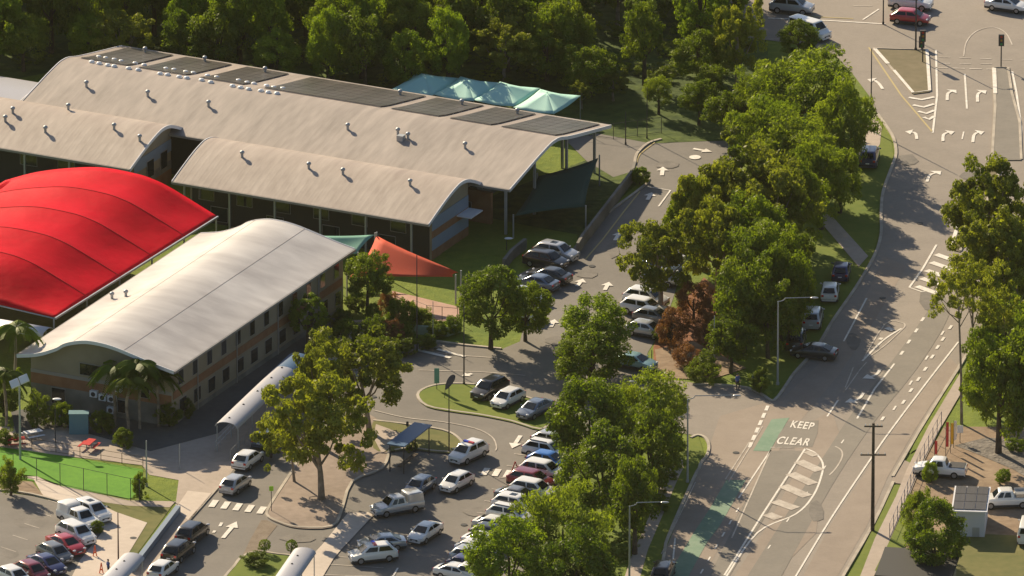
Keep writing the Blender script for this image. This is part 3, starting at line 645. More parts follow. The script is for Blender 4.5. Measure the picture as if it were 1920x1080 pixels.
def pyramid_tents():
    p0, p1 = G(778, 192, 2.6), G(1052, 222, 2.6)
    peaks = [(793,141),(873,150),(947,160),(1023,174)]
    for i, (x, y) in enumerate(peaks):
        w_ = 4.72; base = G(x+3, y+16, 2.7)
        t = tag(empty('marquee', (base.x, base.y, 0), TH), ['teal pyramid shade nearest the tall bush, upper end of the row', 'second teal pyramid shade from the upper end of its row', 'third teal pyramid shade from the upper end of its row', 'teal pyramid shade at the open end of its row beside the lawn'][i], 'marquee', 'teal pyramid shades in a row behind the longest roof')
        mb = MB(); n = 6; vs = []; fs = []
        cn = [(-w_/2,-3.2),(w_/2,-3.2),(w_/2,3.2),(-w_/2,3.2)]
        for k in range(4):
            a, b = cn[k], cn[(k+1) % 4]; s0 = len(vs)
            for r in range(n+1):
                f = r/n; zz = 2.7+.95*(1-f)**1.0
                for c in range(5):
                    g_ = c/4; x_ = (a[0]*(1-g_)+b[0]*g_)*f; y_ = (a[1]*(1-g_)+b[1]*g_)*f
                    vs.append((x_, y_, zz-.18*f*(math.sin(math.pi*g_))))
            for r in range(n):
                for c in range(4): fs.append((s0+r*5+c, s0+(r+1)*5+c, s0+(r+1)*5+c+1, s0+r*5+c+1))
        mb.add(vs, fs); o = mb.build('canopy', teal_f, t, smooth=25); o.modifiers.new('t', 'SOLIDIFY').thickness = .02
        for a in cn:
            mb = MB(); mb.tube((a[0]*.98, a[1]*.98, 0), (a[0]*.98, a[1]*.98, 2.65), .05); mb.build('leg', steel, t)
        mb = MB(); mb.tube((0,0,3.6),(0,0,3.78),.04); mb.build('finial', trim, t)
pyramid_tents()
# ------------------------------------------------------------------ covered walkways
def walkway(label, a, b, width, z, m, rise=.55, name='covered_walkway', posts=5, m2=None):
    A, B = G(*a, z), G(*b, z); d = B-A; L = d.length; rz = math.atan2(d.y, d.x)
    t = tag(empty(name, (A.x, A.y, 0), rz), label, 'walkway roof'); mb = MB(); n = 10
    def arc(L0, L1, mt, nm):
        mb = MB(); vs = []
        for x in (L0, L1):
            for s in (0, .06):
                for i in range(n+1):
                    th = math.pi*i/n; vs.append((x, -(width/2-s)*math.cos(th), z+(rise-s)*math.sin(th)))
        k = n+1; fs = []
        for i in range(n):
            fs += [(i, i+1, 2*k+i+1, 2*k+i), (k+i+1, k+i, 3*k+i, 3*k+i+1), (i, k+i, k+i+1, i+1), (2*k+i, 2*k+i+1, 3*k+i+1, 3*k+i)]
        fs += [(0, 2*k, 3*k, k), (n, k+n, 3*k+n, 2*k+n)]
        mb.add(vs, fs); return mb.build(nm, mt, t, smooth=40)
    if m2: r_ = arc(0, L*.8, m, 'roof'); arc(L*.8+.01, L, m2, 'roof')
    else: r_ = arc(0, L, m, 'roof')
    for k in range(posts):
        x = .4+(L-.8)*k/(posts-1)
        for y in (-width/2+.1, width/2-.1): mb = MB(); mb.tube((x,y,0),(x,y,z),.05); mb.build('post', steel, t)
        mb = MB(); mb.ell((min(x+.8, L*.78), .1, z+rise-.02),.12,.12,.12); mb.build('roof_vent', darksteel, r_)
    return t
walkway('long silver barrel walkway roof, blue at its far end, beside the two storey building', (424,802), (560,672), 2.4, 2.8, silver_s, .6, posts=6, m2=blue_s)
walkway('silver barrel walkway roof by the concrete apron and light pole', (180,1120), (250,1046), 2.3, 2.6, silver_s, .55, posts=3)
walkway('silver barrel walkway roof next to the clipped ball shrubs', (520,1110), (571,1036), 2.3, 2.6, silver_s, .55, posts=3)
def small_awning():
    a = G(-30, 600, 4.2); t = tag(empty('awning', (a.x, a.y, 0), TH), 'short white rolled awning below the corner of the red canopy', 'awning'); mb = MB(); n = 8; vs = []
    for x in (0, 7.2):
        for i in range(n+1): th = math.pi*.9*i/n; vs.append((x, -1.2+1.2*(1-math.cos(th)), 3.9+.55*math.sin(th)))
    mb.add(vs, [(i, i+1, n+2+i, n+1+i) for i in range(n)]); o = mb.build('roof', trim, t, smooth=40); o.modifiers.new('t', 'SOLIDIFY').thickness = .05
    for x in (.2, 7.0): mb = MB(); mb.tube((x,0,0),(x,0,4.2),.06); mb.build('post', steel, t)
small_awning()

# ------------------------------------------------------------------ walls and fences
def wall(name, label, pts, h, th, m, cat='wall', z0=0):
    W = [G(x, y) for x, y in pts]; mb = MB(); ribbon_mb(mb, W, th, z0, z0+h); return tag(mb.build(name, m), label, cat)
wall('retaining_wall', 'short grey retaining wall between the lawn and the parked silver four wheel drive', [(945,505),(960,486),(985,466)], 1.1, .35, grey_w)
wall('retaining_wall', 'long grey retaining wall above the embankment by the yellow edged lane', [(1083,478),(1092,462),(1140,400),(1186,340),(1190,325)], 1.3, .3, grey_w)
wall('retaining_wall', 'low blue grey wall between the grass strip and the concrete path', [(248,1075),(290,1020),(334,962)], .8, .5, blue_w)
wall('low_wall', 'pale low entrance wall in front of the garden hedge', [(770,625),(840,630),(862,622)], .9, .3, mat('pale_wall',(.35,.42,.30),.8))
def mesh_fence(label, pts, h, name='fence', mpost=darksteel, step=2.6, top=True, rails=(.1,), meshy=None):
    W = [G(x, y) for x, y in pts]; o0 = Vector((W[0].x, W[0].y, 0)); t = tag(empty(name, o0), label, 'fence')
    for a, b in zip(W, W[1:]):
        L = (b-a).length; n = max(1, round(L/step))
        for k in range(n+1):
            if k == n and b is not W[-1]: continue
            p = a+(b-a)*k/n-o0; mb = MB(); mb.tube((p.x,p.y,0),(p.x,p.y,h),.035,.035,6); mb.build('post', mpost, t)
        mb = MB()
        for zf in ((1.0,) if top else ())+tuple(rails): mb.tube((a-o0)+Vector((0,0,h*zf-.02)), (b-o0)+Vector((0,0,h*zf-.02)), .022, .022, 5)
        mb.build('rail', mpost, t)
    return t
mesh_fence('tall wire fence of dark posts along the bright synthetic turf', [(-10,889),(25,893),(245,940),(262,942)], 2.4)
mesh_fence('timber railed fence between the turf and the dark courtyard', [(-20,832),(60,842),(150,856),(268,876)], 1.1, step=2.4, mpost=wood, rails=(.5,.1))
mesh_fence('dark fence along the footpath beside the power pole', [(1765,800),(1725,875),(1690,960),(1668,1010)], 1.6, step=2.2, mpost=mat('blue_steel',(.06,.07,.13),.6), rails=(.5,.1))
mesh_fence('steel handrail on the ramp beside the silver walkway roof', [(404,845),(452,795)], 1.0, step=1.5, mpost=alu, rails=(.5,))
mesh_fence('steel handrail on the edge of the concrete ramp by the white hatchback', [(432,862),(500,790)], 1.0, step=1.5, mpost=steel, rails=(.5,))
mesh_fence('dark wire fence round the pink yard under the red sail', [(775,590),(800,600),(858,606)], 1.6, step=1.8)
mesh_fence('wire fence on the lawn behind the long hall', [(1060,250),(1150,262),(1240,250)], 1.8, step=2.6)
sheet('paved_yard', [(735,545),(860,575),(862,605),(800,600),(735,585)], mat('pink_paving',(.42,.26,.2),.9,noise=[(.6,1)],col2=(.5,.33,.26)), .06)

# ------------------------------------------------------------------ poles, lamps, signs
def street_lamp(label, base, top_y, arm_px, dbl=False, name='street_lamp', r=.11, m=steel, cat='street lamp', headm=None):
    p = G(*base); h = up_h(base[0], base[1], top_y); t = tag(empty(name, (p.x, p.y, 0)), label, cat)
    mb = MB(); mb.tube((0,0,0),(0,0,h),r,r*.6,10); mb.tube((0,0,0),(0,0,.3),r*1.6,r*1.5,10); mb.build('pole', m, t)
    if arm_px:
        a = arm_px/scale_at(p); s = math.copysign(1, a); mb = MB(); q = [(0,0,h-.02)]
        for k in range(1, 5): th = k/4*math.pi/2; q.append((s*.7*math.sin(th)*1.0, 0, h+.7*(1-math.cos(th))*.5))
        q.append((a-s*.4, 0, h+.42))
        q = [(x, 0, z) for x, _, z in q]
        for u, v in zip(q, q[1:]): mb.tube(u, v, .05, .045, 6)
        mb.build('arm', m, t); mb = MB(); mb.ell((a, 0, h+.38), .42, .16, .1); mb.build('lamp_head', headm or alu, t)
    return t
street_lamp('curved arm street lamp on the grass by the parked white hatchbacks', (1458,722), 565, 68)
street_lamp('curved arm street lamp at the tree edge near the green bike lane', (1180,1096), 948, 66)
street_lamp('curved arm street lamp at the side road mouth behind the hedge trees', (1289,905), 748, 92)
street_lamp('small headed lamp rising out of the hedge trees', (1181,832), 722, 4)
street_lamp('thin dark lamp post on the tip of the grass island', (842,848), 720, 0, r=.07, m=darksteel, name='lamp_post', cat='pole')
street_lamp('tall dark pole at the far edge of the grass island', (870,722), 570, 0, r=.08, m=darksteel, name='pole', cat='pole')
street_lamp('dark pole standing on the pale concrete apron', (222,1058), 960, 0, r=.08, m=mat('maroon_steel',(.08,.03,.03),.6), name='pole', cat='pole')
street_lamp('grey pole at the corner of the synthetic turf', (275,912), 826, 0, r=.09, name='pole', cat='pole')
street_lamp('slim grey pole standing in the dark courtyard', (337,880), 832, 0, r=.05, name='pole', cat='pole')
street_lamp('grey pole beside the red soil bank', (1339,700), 592, 0, r=.07, name='pole', cat='pole')
street_lamp('thin dark pole among the garden hedge', (812,640), 565, 0, r=.05, name='pole', cat='pole')
street_lamp('tall dark lamp post on the triangular median', (1717,95), -40, 30, r=.1, m=darksteel)
street_lamp('dark pole in front of the large feathery tree', (1633,246), 92, 0, r=.08, m=darksteel, name='pole', cat='pole')
street_lamp('lamp post on the white kerb of the cross road', (1656,46), -60, 0, r=.08, m=darksteel)
street_lamp('slim dark post beside the rear corner of the long hall', (1173,272), 210, 0, r=.07, m=darksteel, name='pole', cat='pole')
street_lamp('slender dark pole at the lawn fence behind the hall', (1213,260), 165, 0, r=.06, m=darksteel, name='pole', cat='pole')
street_lamp('short dark post by the car park verge', (1222,685), 656, 0, r=.06, m=darksteel, name='bollard', cat='post')
street_lamp('tall brown pole in front of the red sail', (782,660), 478, 0, r=.07, m=darksteel, name='pole', cat='pole')
def path_light(px, py, pt, label):
    p = G(px, py); h = up_h(px, py, pt); t = tag(empty('path_light', (p.x,p.y,0)), label, 'lamp'); mb = MB(); mb.tube((0,0,0),(0,0,h),.05,.04); mb.build('pole', darksteel, t)
    mb = MB(); mb.ell((.2,0,h),.45,.25,.1); mb.build('lamp_head', trim, t)
path_light(950, 470, 447, 'short lamp with a white head on the lawn')
path_light(104, 830, 748, 'thin lamp post in front of the near gable wall')
def traffic_light(label, base, top):
    p = G(*base); h = up_h(base[0], base[1], top); t = tag(empty('traffic_light', (p.x,p.y,0)), label, 'traffic light', 'traffic lights at the intersection')
    mb = MB(); mb.tube((0,0,0),(0,0,h-.2),.07,.06); mb.build('pole', darksteel, t)
    mb = MB(); mb.box(-.3,.3,-.18,.12,h-1.25,h); hd = mb.build('signal_head', darksteel, t)
    for k, c in enumerate(((.35,.02,.01),(.3,.15,.01),(.01,.2,.06))):
        mb = MB(); mb.tube((0,-.181,h-.22-k*.4),(0,-.21,h-.22-k*.4),.13,.13,12); mb.build('lens', mat('lens%d' % k, c, .3), hd)
traffic_light('traffic light with dark hood on the triangular median', (1730,118), 57)
traffic_light('traffic light at the nose of the long median', (1877,127), 65)
traffic_light('dark signal post behind the triangular median', (1728,92), 68)
def flood_mast():
    p = G(38, 862); h = up_h(38, 862, 715); t = tag(empty('floodlight_mast', (p.x,p.y,0)), 'grey mast with two square floodlights at the turf court', 'floodlight')
    mb = MB(); mb.tube((0,0,0),(0,0,h-.3),.12,.08); mb.build('pole', steel, t)
    for dx, dz in ((-.45,-.1),(.45,.35)):
        mb = MB(); mb.box(-.45,.45,-.1,.1,-.4,.4); o = mb.build('floodlight', trim, t, loc=(dx,0,h+dz-.1)); o.rotation_euler = (R(-35), R(-25), 0)
        mb = MB(); mb.box(-.38,.38,-.13,-.105,-.33,.33); mb.build('lens', lampw, o)
flood_mast()
def power_pole():
    p = G(1636, 996); h = up_h(1636, 996, 793); t = tag(empty('power_pole', (p.x,p.y,0)), 'tall timber power pole with two crossarms on the roadside grass', 'power pole')
    mb = MB(); mb.tube((0,0,0),(0,0,h),.2,.13,10); mb.build('pole', bark_d, t)
    for z, w_, a in ((h-.25, .9, 0), (h-3.2, 1.25, 0)):
        mb = MB(); mb.box(-w_, w_, -.26, -.14, z-.06, z+.08); arm = mb.build('crossarm', wood, t)
        for x in (-w_+.12, -w_*.4, w_*.4, w_-.12): mb = MB(); mb.tube((x,-.2,z+.08),(x,-.2,z+.26),.05,.03,6); mb.build('insulator', trim, arm)
power_pole()
def feather_banner():
    p = G(833, 748); h = up_h(833, 748, 700); t = tag(empty('feather_banner', (p.x,p.y,0)), 'dark teardrop banner on the grass island', 'banner')
    mb = MB(); mb.tube((0,0,0),(.15,0,h*.6),.03,.025,6); mb.build('pole', darksteel, t)
    vs = []; n = 14
    for i in range(n): a = 2*math.pi*i/n; x = .38*math.cos(a)*(1+.35*math.sin(a)); z = .95*math.sin(a); vs.append((.55+x*.85+z*.42, 0, h*.66+z*.85-x*.2))
    mb = MB(); mb.add([(x,-.02,z) for x,_,z in vs]+[(x,.02,z) for x,_,z in vs], [tuple(range(n)), tuple(range(2*n-1,n-1,-1))]+[(i,(i+1)%n,n+(i+1)%n,n+i) for i in range(n)])
    mb.build('flag', mat('banner_cloth',(.09,.09,.13),.8), t)
feather_banner()
def sign(label, base, top, w_, h_, m, name='road_sign'):
    p = G(*base); h = up_h(base[0], base[1], top); t = tag(empty(name, (p.x,p.y,0)), label, 'sign')
    mb = MB(); mb.tube((0,0,0),(0,0,h),.035,.035,6); mb.build('post', darksteel, t)
    mb = MB(); mb.box(-w_/2, w_/2, -.07, -.04, h-h_, h); mb.build('panel', m, t)
sign('lime warning sign on a thin post at the pedestrian crossing', (509,960), 911, .42, .5, lime_m)
sign('dark narrow sign post on the grass at the loop road', (764,838), 790, .25, .5, darksteel)
sign('tall green board on two poles at the tip of the grass island', (819,732), 690, .5, 1.6, palegreen_f, 'sign_board')
sign('white sign board on the fence beside the thin gum', (1800,830), 797, .6, .8, trim, 'sign_board')
def shelter():
    a = G(662, 940); t = tag(empty('bus_shelter', (a.x, a.y, 0), R(66)), 'blue roofed shelter beside the big gum trees', 'shelter')
    L, W_, z = 11.5, 2.6, 2.9
    mb = MB(); mb.box(8.6, 15.2, -1.6, .3, z, z+.12); mb.build('roof', blue_s, t)
    for x in (8.9, 14.9):
        for y in (-1.4, .1): mb = MB(); mb.tube((x,y,0),(x,y,z),.06); mb.build('post', darksteel, t)
    mb = MB(); mb.box(9.5, 13.5, -.9, -.4, .4, .47); mb.build('bench', wood, t)
shelter()
def table(label, px, py, m, rz=0):
    p = G(px, py); t = tag(empty('picnic_table', (p.x,p.y,.03), rz), label, 'table')
    mb = MB(); mb.box(-.9,.9,-.4,.4,.7,.76); mb.build('table_top', m, t)
    for y in (-.75,.75): mb = MB(); mb.box(-.9,.9,y-.14,y+.14,.42,.46); mb.build('bench', m, t)
    for x in (-.6,.6): mb = MB(); mb.box(x-.04,x+.04,-.75,.75,.38,.42); mb.box(x-.04,x+.04,-.05,.05,0,.7); mb.build('leg', steel, t)
table('red picnic table nearest the floodlight mast', 30, 836, redpaint, .2)
table('red picnic table in the middle of the dark courtyard', 167, 842, redpaint, 1.2)
table('white picnic table behind the floodlight mast', 62, 822, trim, .5)
mbp = G(148, 812); mb = MB(); mb.box(-.95,.95,-.5,.5,0,2.1); mb.box(-1.0,1.0,-.55,.55,2.1,2.18); o = mb.build('cabinet', tealbox, loc=(mbp.x,mbp.y,.03)); tag(o, 'teal storage cabinet against the near gable wall', 'cabinet')
# umbrella-less red frame sign near the crossing of the right parking row
def a_frame(px, py, h, w_, m, label):
    p = G(px, py); t = tag(empty('barrier_frame', (p.x,p.y,.05)), label, 'barrier')
    for s in (-1, 1): mb = MB(); mb.tube((s*w_/2,0,0),(0,0,h),.05); mb.build('leg', m, t)
    mb = MB(); mb.box(-w_*.33,w_*.33,-.04,.04,h*.3,h*.42); mb.build('board', m, t)
a_frame(966, 902, 2.0, 1.3, redpaint, 'red frame stand behind the maroon car by the crossing')
for i, (x, y) in enumerate(((178,1044),(190,1076))): a_frame(x, y, 1.1, .35, orange_m, ['red post barrier on the apron by the dark hatchback', 'red post barrier at the lower edge of the apron'][i])
# feather flags on the right
for i, (x, y, t_, m_) in enumerate(((1752,862,826,redpaint),(1773,858,790,redpaint),(1782,850,792,yellow_m),(1788,840,788,trim))):
    p = G(x, y); h = up_h(x, y, t_); t = tag(empty('flag_pole', (p.x,p.y,0)), ['small red flag nearest the white ute', 'tall red flag beside the yellow one', 'yellow flag between the red and white ones', 'white flag closest to the thin gum trunk'][i], 'flag')
    mb = MB(); mb.tube((0,0,0),(0,0,h),.03,.02,6); mb.build('pole', darksteel, t); mb = MB(); mb.box(.03,.28,-.015,.015,h*.3,h*.98); mb.build('flag', m_, t)
# shed with solar roof
def shed():
    a = G(1786, 1006); t = tag(empty('shed', (a.x,a.y,0), R(-5)), 'small white shed with solar panels on its roof in the dirt yard', 'shed')
    mb = MB(); mb.box(0,3.1,0,5.6,0,2.6); mb.build('wall', mat('white_weatherboard',(.55,.57,.62),.7), t)
    mb = MB(); mb.add([(-.15,-.2,2.62),(3.35,-.2,2.62),(3.35,5.8,2.95),(-.15,5.8,2.95),(-.15,-.2,2.74),(3.35,-.2,2.74),(3.35,5.8,3.07),(-.15,5.8,3.07)],[(0,3,2,1),(4,5,6,7),(0,1,5,4),(1,2,6,5),(2,3,7,6),(3,0,4,7)]); r_ = mb.build('roof', trim, t)
    for i in range(3):
        for j in range(3):
            mb = MB(); x0 = .0+i*1.08; y0 = .15+j*1.85; z0 = 2.79+y0*.055; z1 = 2.79+(y0+1.75)*.055
            mb.add([(x0,y0,z0),(x0+1.02,y0,z0),(x0+1.02,y0+1.75,z1),(x0,y0+1.75,z1),(x0,y0,z0+.05),(x0+1.02,y0,z0+.05),(x0+1.02,y0+1.75,z1+.05),(x0,y0+1.75,z1+.05)],[(0,3,2,1),(4,5,6,7),(0,1,5,4),(1,2,6,5),(2,3,7,6),(3,0,4,7)])
            mb.build('solar_panel', solar_m, r_)
    window(t, .5, 1.2, 0, 1.5, 2.1); mb = MB(); mb.box(1.9,2.6,-.04,-.003,0,1.0); mb.build('door', steel, t)
shed()
def roof_corner():
    a = G(1640, 1125); t = tag(empty('house', (a.x,a.y,0), R(-10)), 'dark roofed house cut off by the bottom edge beside the fence', 'house')
    mb = MB(); mb.box(.4,7,.4,6,0,2.4); mb.build('wall', cream, t); mb = MB()
    mb.add([(0,0,2.4),(7.4,0,2.4),(7.4,6.4,2.9),(0,6.4,2.9),(0,0,2.55),(7.4,0,2.55),(7.4,6.4,3.05),(0,6.4,3.05)],[(0,3,2,1),(4,5,6,7),(0,1,5,4),(1,2,6,5),(2,3,7,6),(3,0,4,7)]); mb.build('roof', mat('dark_roof',(.035,.035,.035),.7), t)
roof_corner()

# ------------------------------------------------------------------ cars
CARSPEC = {   # length, width, height, hood z, belt z, base of screen x, top of screen x, rear top x, rear base x, tail z
 'sedan': (4.65,1.82,1.45,.93,.97, 1.30, .38,-1.00,-1.88,1.02),
 'hatch': (4.20,1.78,1.52,.95,1.0, 1.28, .45,-1.25,-1.98,1.05),
 'suv':   (4.70,1.90,1.72,1.06,1.12,1.40, .62,-1.62,-2.22,1.14),
 'ute':   (5.25,1.88,1.78,1.08,1.12,1.30, .70,-.55,-.80,1.12),
 'van':   (4.90,1.92,1.95,1.12,1.2,1.75,1.15,-2.30,-2.42,1.2)}
CARMESH = {}
def loftbody(L, W_, zb, zs, n=9):
    rings = []
    for x, zt, hw in zs:
        rings.append([(x, -hw*.90, zb), (x, -hw, zb+.22), (x, -hw, zt-.14), (x, -hw*.93, zt-.02), (x, -hw*.5, zt+.02), (x, hw*.5, zt+.02), (x, hw*.93, zt-.02), (x, hw, zt-.14), (x, hw, zb+.22), (x, hw*.90, zb)])
    return rings
def car_meshes(kind):
    if kind in CARMESH: return CARMESH[kind]
    L, W_, H, hz, bz, xa, xb, xc, xd, tz = CARSPEC[kind.split('_')[0]]; h = L/2; hw = W_/2; D = {}
    tray = kind.startswith('ute')
    st = [(h, .60, hw*.70), (h-.08, hz-.26, hw*.82), (h-.30, hz-.14, hw*.92), (h-.70, hz-.05, hw*.99), (xa, hz+.02, hw), (0, bz, hw), (-h+.9, tz if not tray else bz, hw)]
    st += [(-h+.35, tz-.03, hw*.97), (-h+.06, tz-.10, hw*.92), (-h, .55, hw*.86)] if not tray else [(-h+.02, bz-.02, hw*.98), (-h, .5, hw*.95)]
    mb = MB(); mb.loft(loftbody(L, W_, .28, st))
    # cabin
    def rg(z, x0, x1, hwid, hr):
        return [(x0, -hwid*hr, z), (x0-.12, -hwid, z), ((x0+x1)/2, -hwid*1.01, z), (x1+.12, -hwid, z), (x1, -hwid*hr, z), (x1, hwid*hr, z), (x1+.12, hwid, z), ((x0+x1)/2, hwid*1.01, z), (x0-.12, hwid, z), (x0, hwid*hr, z)]
    rb, rt = hw*.93, hw*.74
    mb.loft([rg(bz-.05, xa, xd, rb, .86), rg(H-.07, xb+.04, xc-.04, rt+.02, .86), rg(H-.015, xb-.10, xc+.10, rt-.06, .8), rg(H, xb-.25, xc+.25, rt-.18, .7)])
    if tray:
        if kind.endswith('canopy'):
            mb.loft([rg(bz-.03, -.82, -h+.04, hw*.96, .92), rg(H+.12, -.88, -h+.14, hw*.90, .92), rg(H+.2, -1.0, -h+.3, hw*.8, .9)])
    D['body'] = (mb.mesh('body', [MATS['window_glass']], 38), 'paint')
    def panel(f0, f1, pts):   # quad with four corner points, shrunk and pushed outwards
        mbp = MB(); c = sum((Vector(p) for p in pts), Vector())/4; n = (Vector(pts[1])-Vector(pts[0])).cross(Vector(pts[3])-Vector(pts[0])).normalized()
        if n.dot(c-Vector((0,0,.9))) < 0: n = -n
        q = [c+(Vector(p)-c)*f0+n*.022 for p in pts]; q2 = [p-n*.02 for p in q]
        mbp.add(q+q2, [(0,1,2,3),(7,6,5,4),(0,4,5,1),(1,5,6,2),(2,6,7,3),(3,7,4,0)]); return mbp
    D['windshield'] = (panel(.9, 0, [(xa,-rb*.86,bz+.0),(xa,rb*.86,bz+.0),(xb+.04,rt*.88,H-.09),(xb+.04,-rt*.88,H-.09)]).mesh('windshield', carglass), None)
    D['rear_window'] = (panel(.86, 0, [(xd,-rb*.86,bz+.05),(xd,rb*.86,bz+.05),(xc-.04,rt*.88,H-.09),(xc-.04,-rt*.88,H-.09)]).mesh('rear_window', carglass), None)
    for s in (-1, 1):
        mbs = MB(); xm0, xm1 = (xa+xd)/2+.1, (xb+xc)/2+.1
        for (p0, p1, t0, t1) in ((xa-.32, xm0+.05, xb-.12, xm1+.05), (xm0-.05, xd+.35, xm1-.05, xc+.18)):
            m2 = panel(.95, 0, [(p0,s*rb*1.0,bz+.05),(p1,s*rb*1.0,bz+.05),(t1,s*(rt+.03),H-.12),(t0,s*(rt+.03),H-.12)]); mbs.add(m2.v, m2.f)
        D['side_window%d' % s] = (mbs.mesh('side_window', carglass), None)
    if tray and not kind.endswith('canopy'):
        mb = MB(); mb.box(-h+.12, -.95, -hw*.82, hw*.82, bz+.025, bz+.05); D['tray_bed'] = (mb.mesh('tray_bed', [darksteel if kind.endswith('open') else trim]), None)
        if kind.endswith('flat'):
            mb = MB(); mb.box(-h-.1, -.9, -hw, hw, bz+.055, bz+.14); mb.box(-h-.1,-h-.02,-hw,hw,bz+.14,bz+.4); mb.box(-h-.02,-.9,hw-.06,hw,bz+.14,bz+.4); mb.box(-h-.02,-.9,-hw,-hw+.06,bz+.14,bz+.4); D['tray'] = (mb.mesh('tray', [alu]), None)
    wr = .36 if kind[:3] in ('suv','ute','van') else .32; wb = L*.295
    mb = MB(); mb.tube((0,-.11,0),(0,.11,0),wr,wr,18,0); mb.tube((0,-.125,0),(0,.125,0),wr*.62,wr*.62,12,1); wm = mb.mesh('wheel', [tyre, rimm])
    for i, (x, y) in enumerate(((wb+.05,hw-.1),(wb+.05,-hw+.1),(-wb,hw-.1),(-wb,-hw+.1))): D['wheel%d' % i] = (wm, (x, y, wr))
    for s in (-1, 1):
        mb = MB(); mb.ell((h-.12, s*hw*.68, hz-.22), .12, .2, .09, 8, 5); D['headlight%d' % s] = (mb.mesh('headlight', lampw), None)
        mb = MB(); mb.box(-h-.012, -h+.14, s*hw*.74-.12, s*hw*.74+.12, tz-.32, tz-.12); D['taillight%d' % s] = (mb.mesh('taillight', lampr), None)
        mb = MB(); mb.ell((xa-.35, s*(hw+.08), bz+.08), .08, .11, .08, 8, 5); D['mirror%d' % s] = (mb.mesh('mirror', MATS['window_glass']), 'paint')
    mb = MB(); mb.box(h-.03, h+.012, -hw*.45, hw*.45, .45, .62); D['grille'] = (mb.mesh('grille', darksteel), None)
    mb = MB(); mb.loft([[(x, -hw*q, .2), (x, -hw*q-.012, .42), (x, hw*q+.012, .42), (x, hw*q, .2)] for x, q in ((h-.06,.80),(h-.3,.93),(h-.8,1.0),(-h+.8,1.0),(-h+.2,.95),(-h+.02,.88))]); D['bumper_trim'] = (mb.mesh('bumper_trim', darksteel), None)
    mb = MB(); mb.box(h-.02, h+.018, -.19, .19, .44, .53); D['number_plate0'] = (mb.mesh('number_plate', trim), None)
    mb = MB(); mb.box(-h-.018, -h+.02, -.19, .19, .62, .72); D['number_plate1'] = (mb.mesh('number_plate', trim), None)
    if kind.endswith('rails'):
        mb = MB()
        for s in (-1, 1): mb.box(xc+.1, xb-.25, s*rt*.8-.03, s*rt*.8+.03, H, H+.07)
        D['roof_rail'] = (mb.mesh('roof_rail', darksteel), None)
    if kind.endswith('lightbar'):
        mb = MB(); mb.box(-.25, .05, -.6, -.02, H-.01, H+.12); D['light_bar'] = (mb.mesh('light_bar', mat('blue_lens',(.02,.04,.5),.2)), None)
        mb = MB(); mb.box(-.25, .05, .02, .6, H-.01, H+.12); D['light_bar_red'] = (mb.mesh('light_bar', lampr), None)
    if kind.endswith('sunroof'):
        mb = MB(); mb.box(xc*.35, xb-.5, -rt*.45, rt*.45, H-.01, H+.015); D['sunroof'] = (mb.mesh('sunroof', carglass), None)
    CARMESH[kind] = D; return D
PAINT = {'white': ((.80,.79,.77),0), 'cream': ((.75,.72,.62),0), 'silver': ((.48,.49,.51),.35), 'grey': ((.17,.175,.18),.3), 'dark': ((.03,.032,.036),.2), 'black': ((.012,.012,.014),.1),
         'red': ((.42,.015,.025),0), 'maroon': ((.22,.015,.03),.1), 'blue': ((.02,.16,.55),.1), 'navy': ((.025,.03,.12),.2), 'steelblue': ((.13,.17,.24),.3), 'teal': ((.25,.42,.45),.2)}
def paint(c): return mat('paint_'+c, PAINT[c][0], .28, PAINT[c][1], 1.0, spec=.5)
def car(kind, col, px, py, dx, dy, label, group=None, z=.09, cat=None):
    p = G(px, py); D = car_meshes(kind); base = kind.split('_')[0]
    nm = {'sedan':'parked_car','hatch':'parked_car','suv':'parked_car','ute':'utility_truck','van':'van'}[base]
    t = tag(empty(nm, (p.x, p.y, z), wdir(dx, dy)), label, cat or {'ute':'ute','van':'van','suv':'car'}.get(base, 'car'), group)
    body = None
    for k, (me, x) in D.items():
        n_ = k.rstrip('-0123456789'); n_ = 'light_bar' if n_.startswith('light_bar') else n_
        if x == 'paint':
            key = (kind, k, col)
            if key not in CARMESH: m2 = me.copy(); m2.materials.clear(); m2.materials.append(paint(col)); CARMESH[key] = m2
            o = link(n_, CARMESH[key], t)
        else:
            o = link(n_, me, t)
            if isinstance(x, tuple): o.location = x
    return t
g1 = 'cars standing in the middle of the car park'
car('suv_lightbar','white',878,862,-10,4.6,'white patrol car with a light bar nearest the zebra crossing',g1)
car('hatch','white',856,916,-10,5.2,'white hatchback halfway down the car park lane behind the patrol car',g1)
car('sedan','white',797,1010,-9,5.8,'small white sedan alone in the lane above the parked patrol wagon',g1)
car('ute_canopy','silver',744,962,-10,1.8,'silver ute with a tall white canopy in the tree shade',g1)
car('hatch','steelblue',787,924,-8.5,5.5,'blue grey hatchback directly behind the canopied ute',g1)
car('suv_lightbar','white',699,1052,-10,1.0,'white patrol wagon seen side on at the end of the bay',g1)
car('sedan','silver',716,1030,-10,.6,'silver sedan tucked behind the patrol wagon',g1)
g2 = 'cars queued along the concrete path'
car('hatch','white',465,873,8.4,-6,'white hatchback at the head of the queue by the handrail',g2)
car('hatch','silver',442,919,8.4,-6,'silver hatchback waiting at the zebra crossing',g2)
car('suv','dark',361,1012,8.4,-6.5,'dark four wheel drive just past the zebra crossing',g2)
car('suv','black',335,1046,8.4,-6.5,'black four wheel drive second from the end of the queue',g2)
car('hatch','white',306,1080,8.4,-6.5,'white hatchback at the tail of the queue by the bottom edge',g2)
car('hatch','steelblue',502,833,8.4,-6,'blue grey car half hidden under the gum tree beside the ramp',g2)
g3 = 'cars parked on the grass island'
car('suv','black',918,742,-9,4.5,'black four wheel drive nearest the banner on the grass island',g3)
car('hatch','white',952,759,-9,4.5,'white hatchback in the middle of the three island cars',g3)
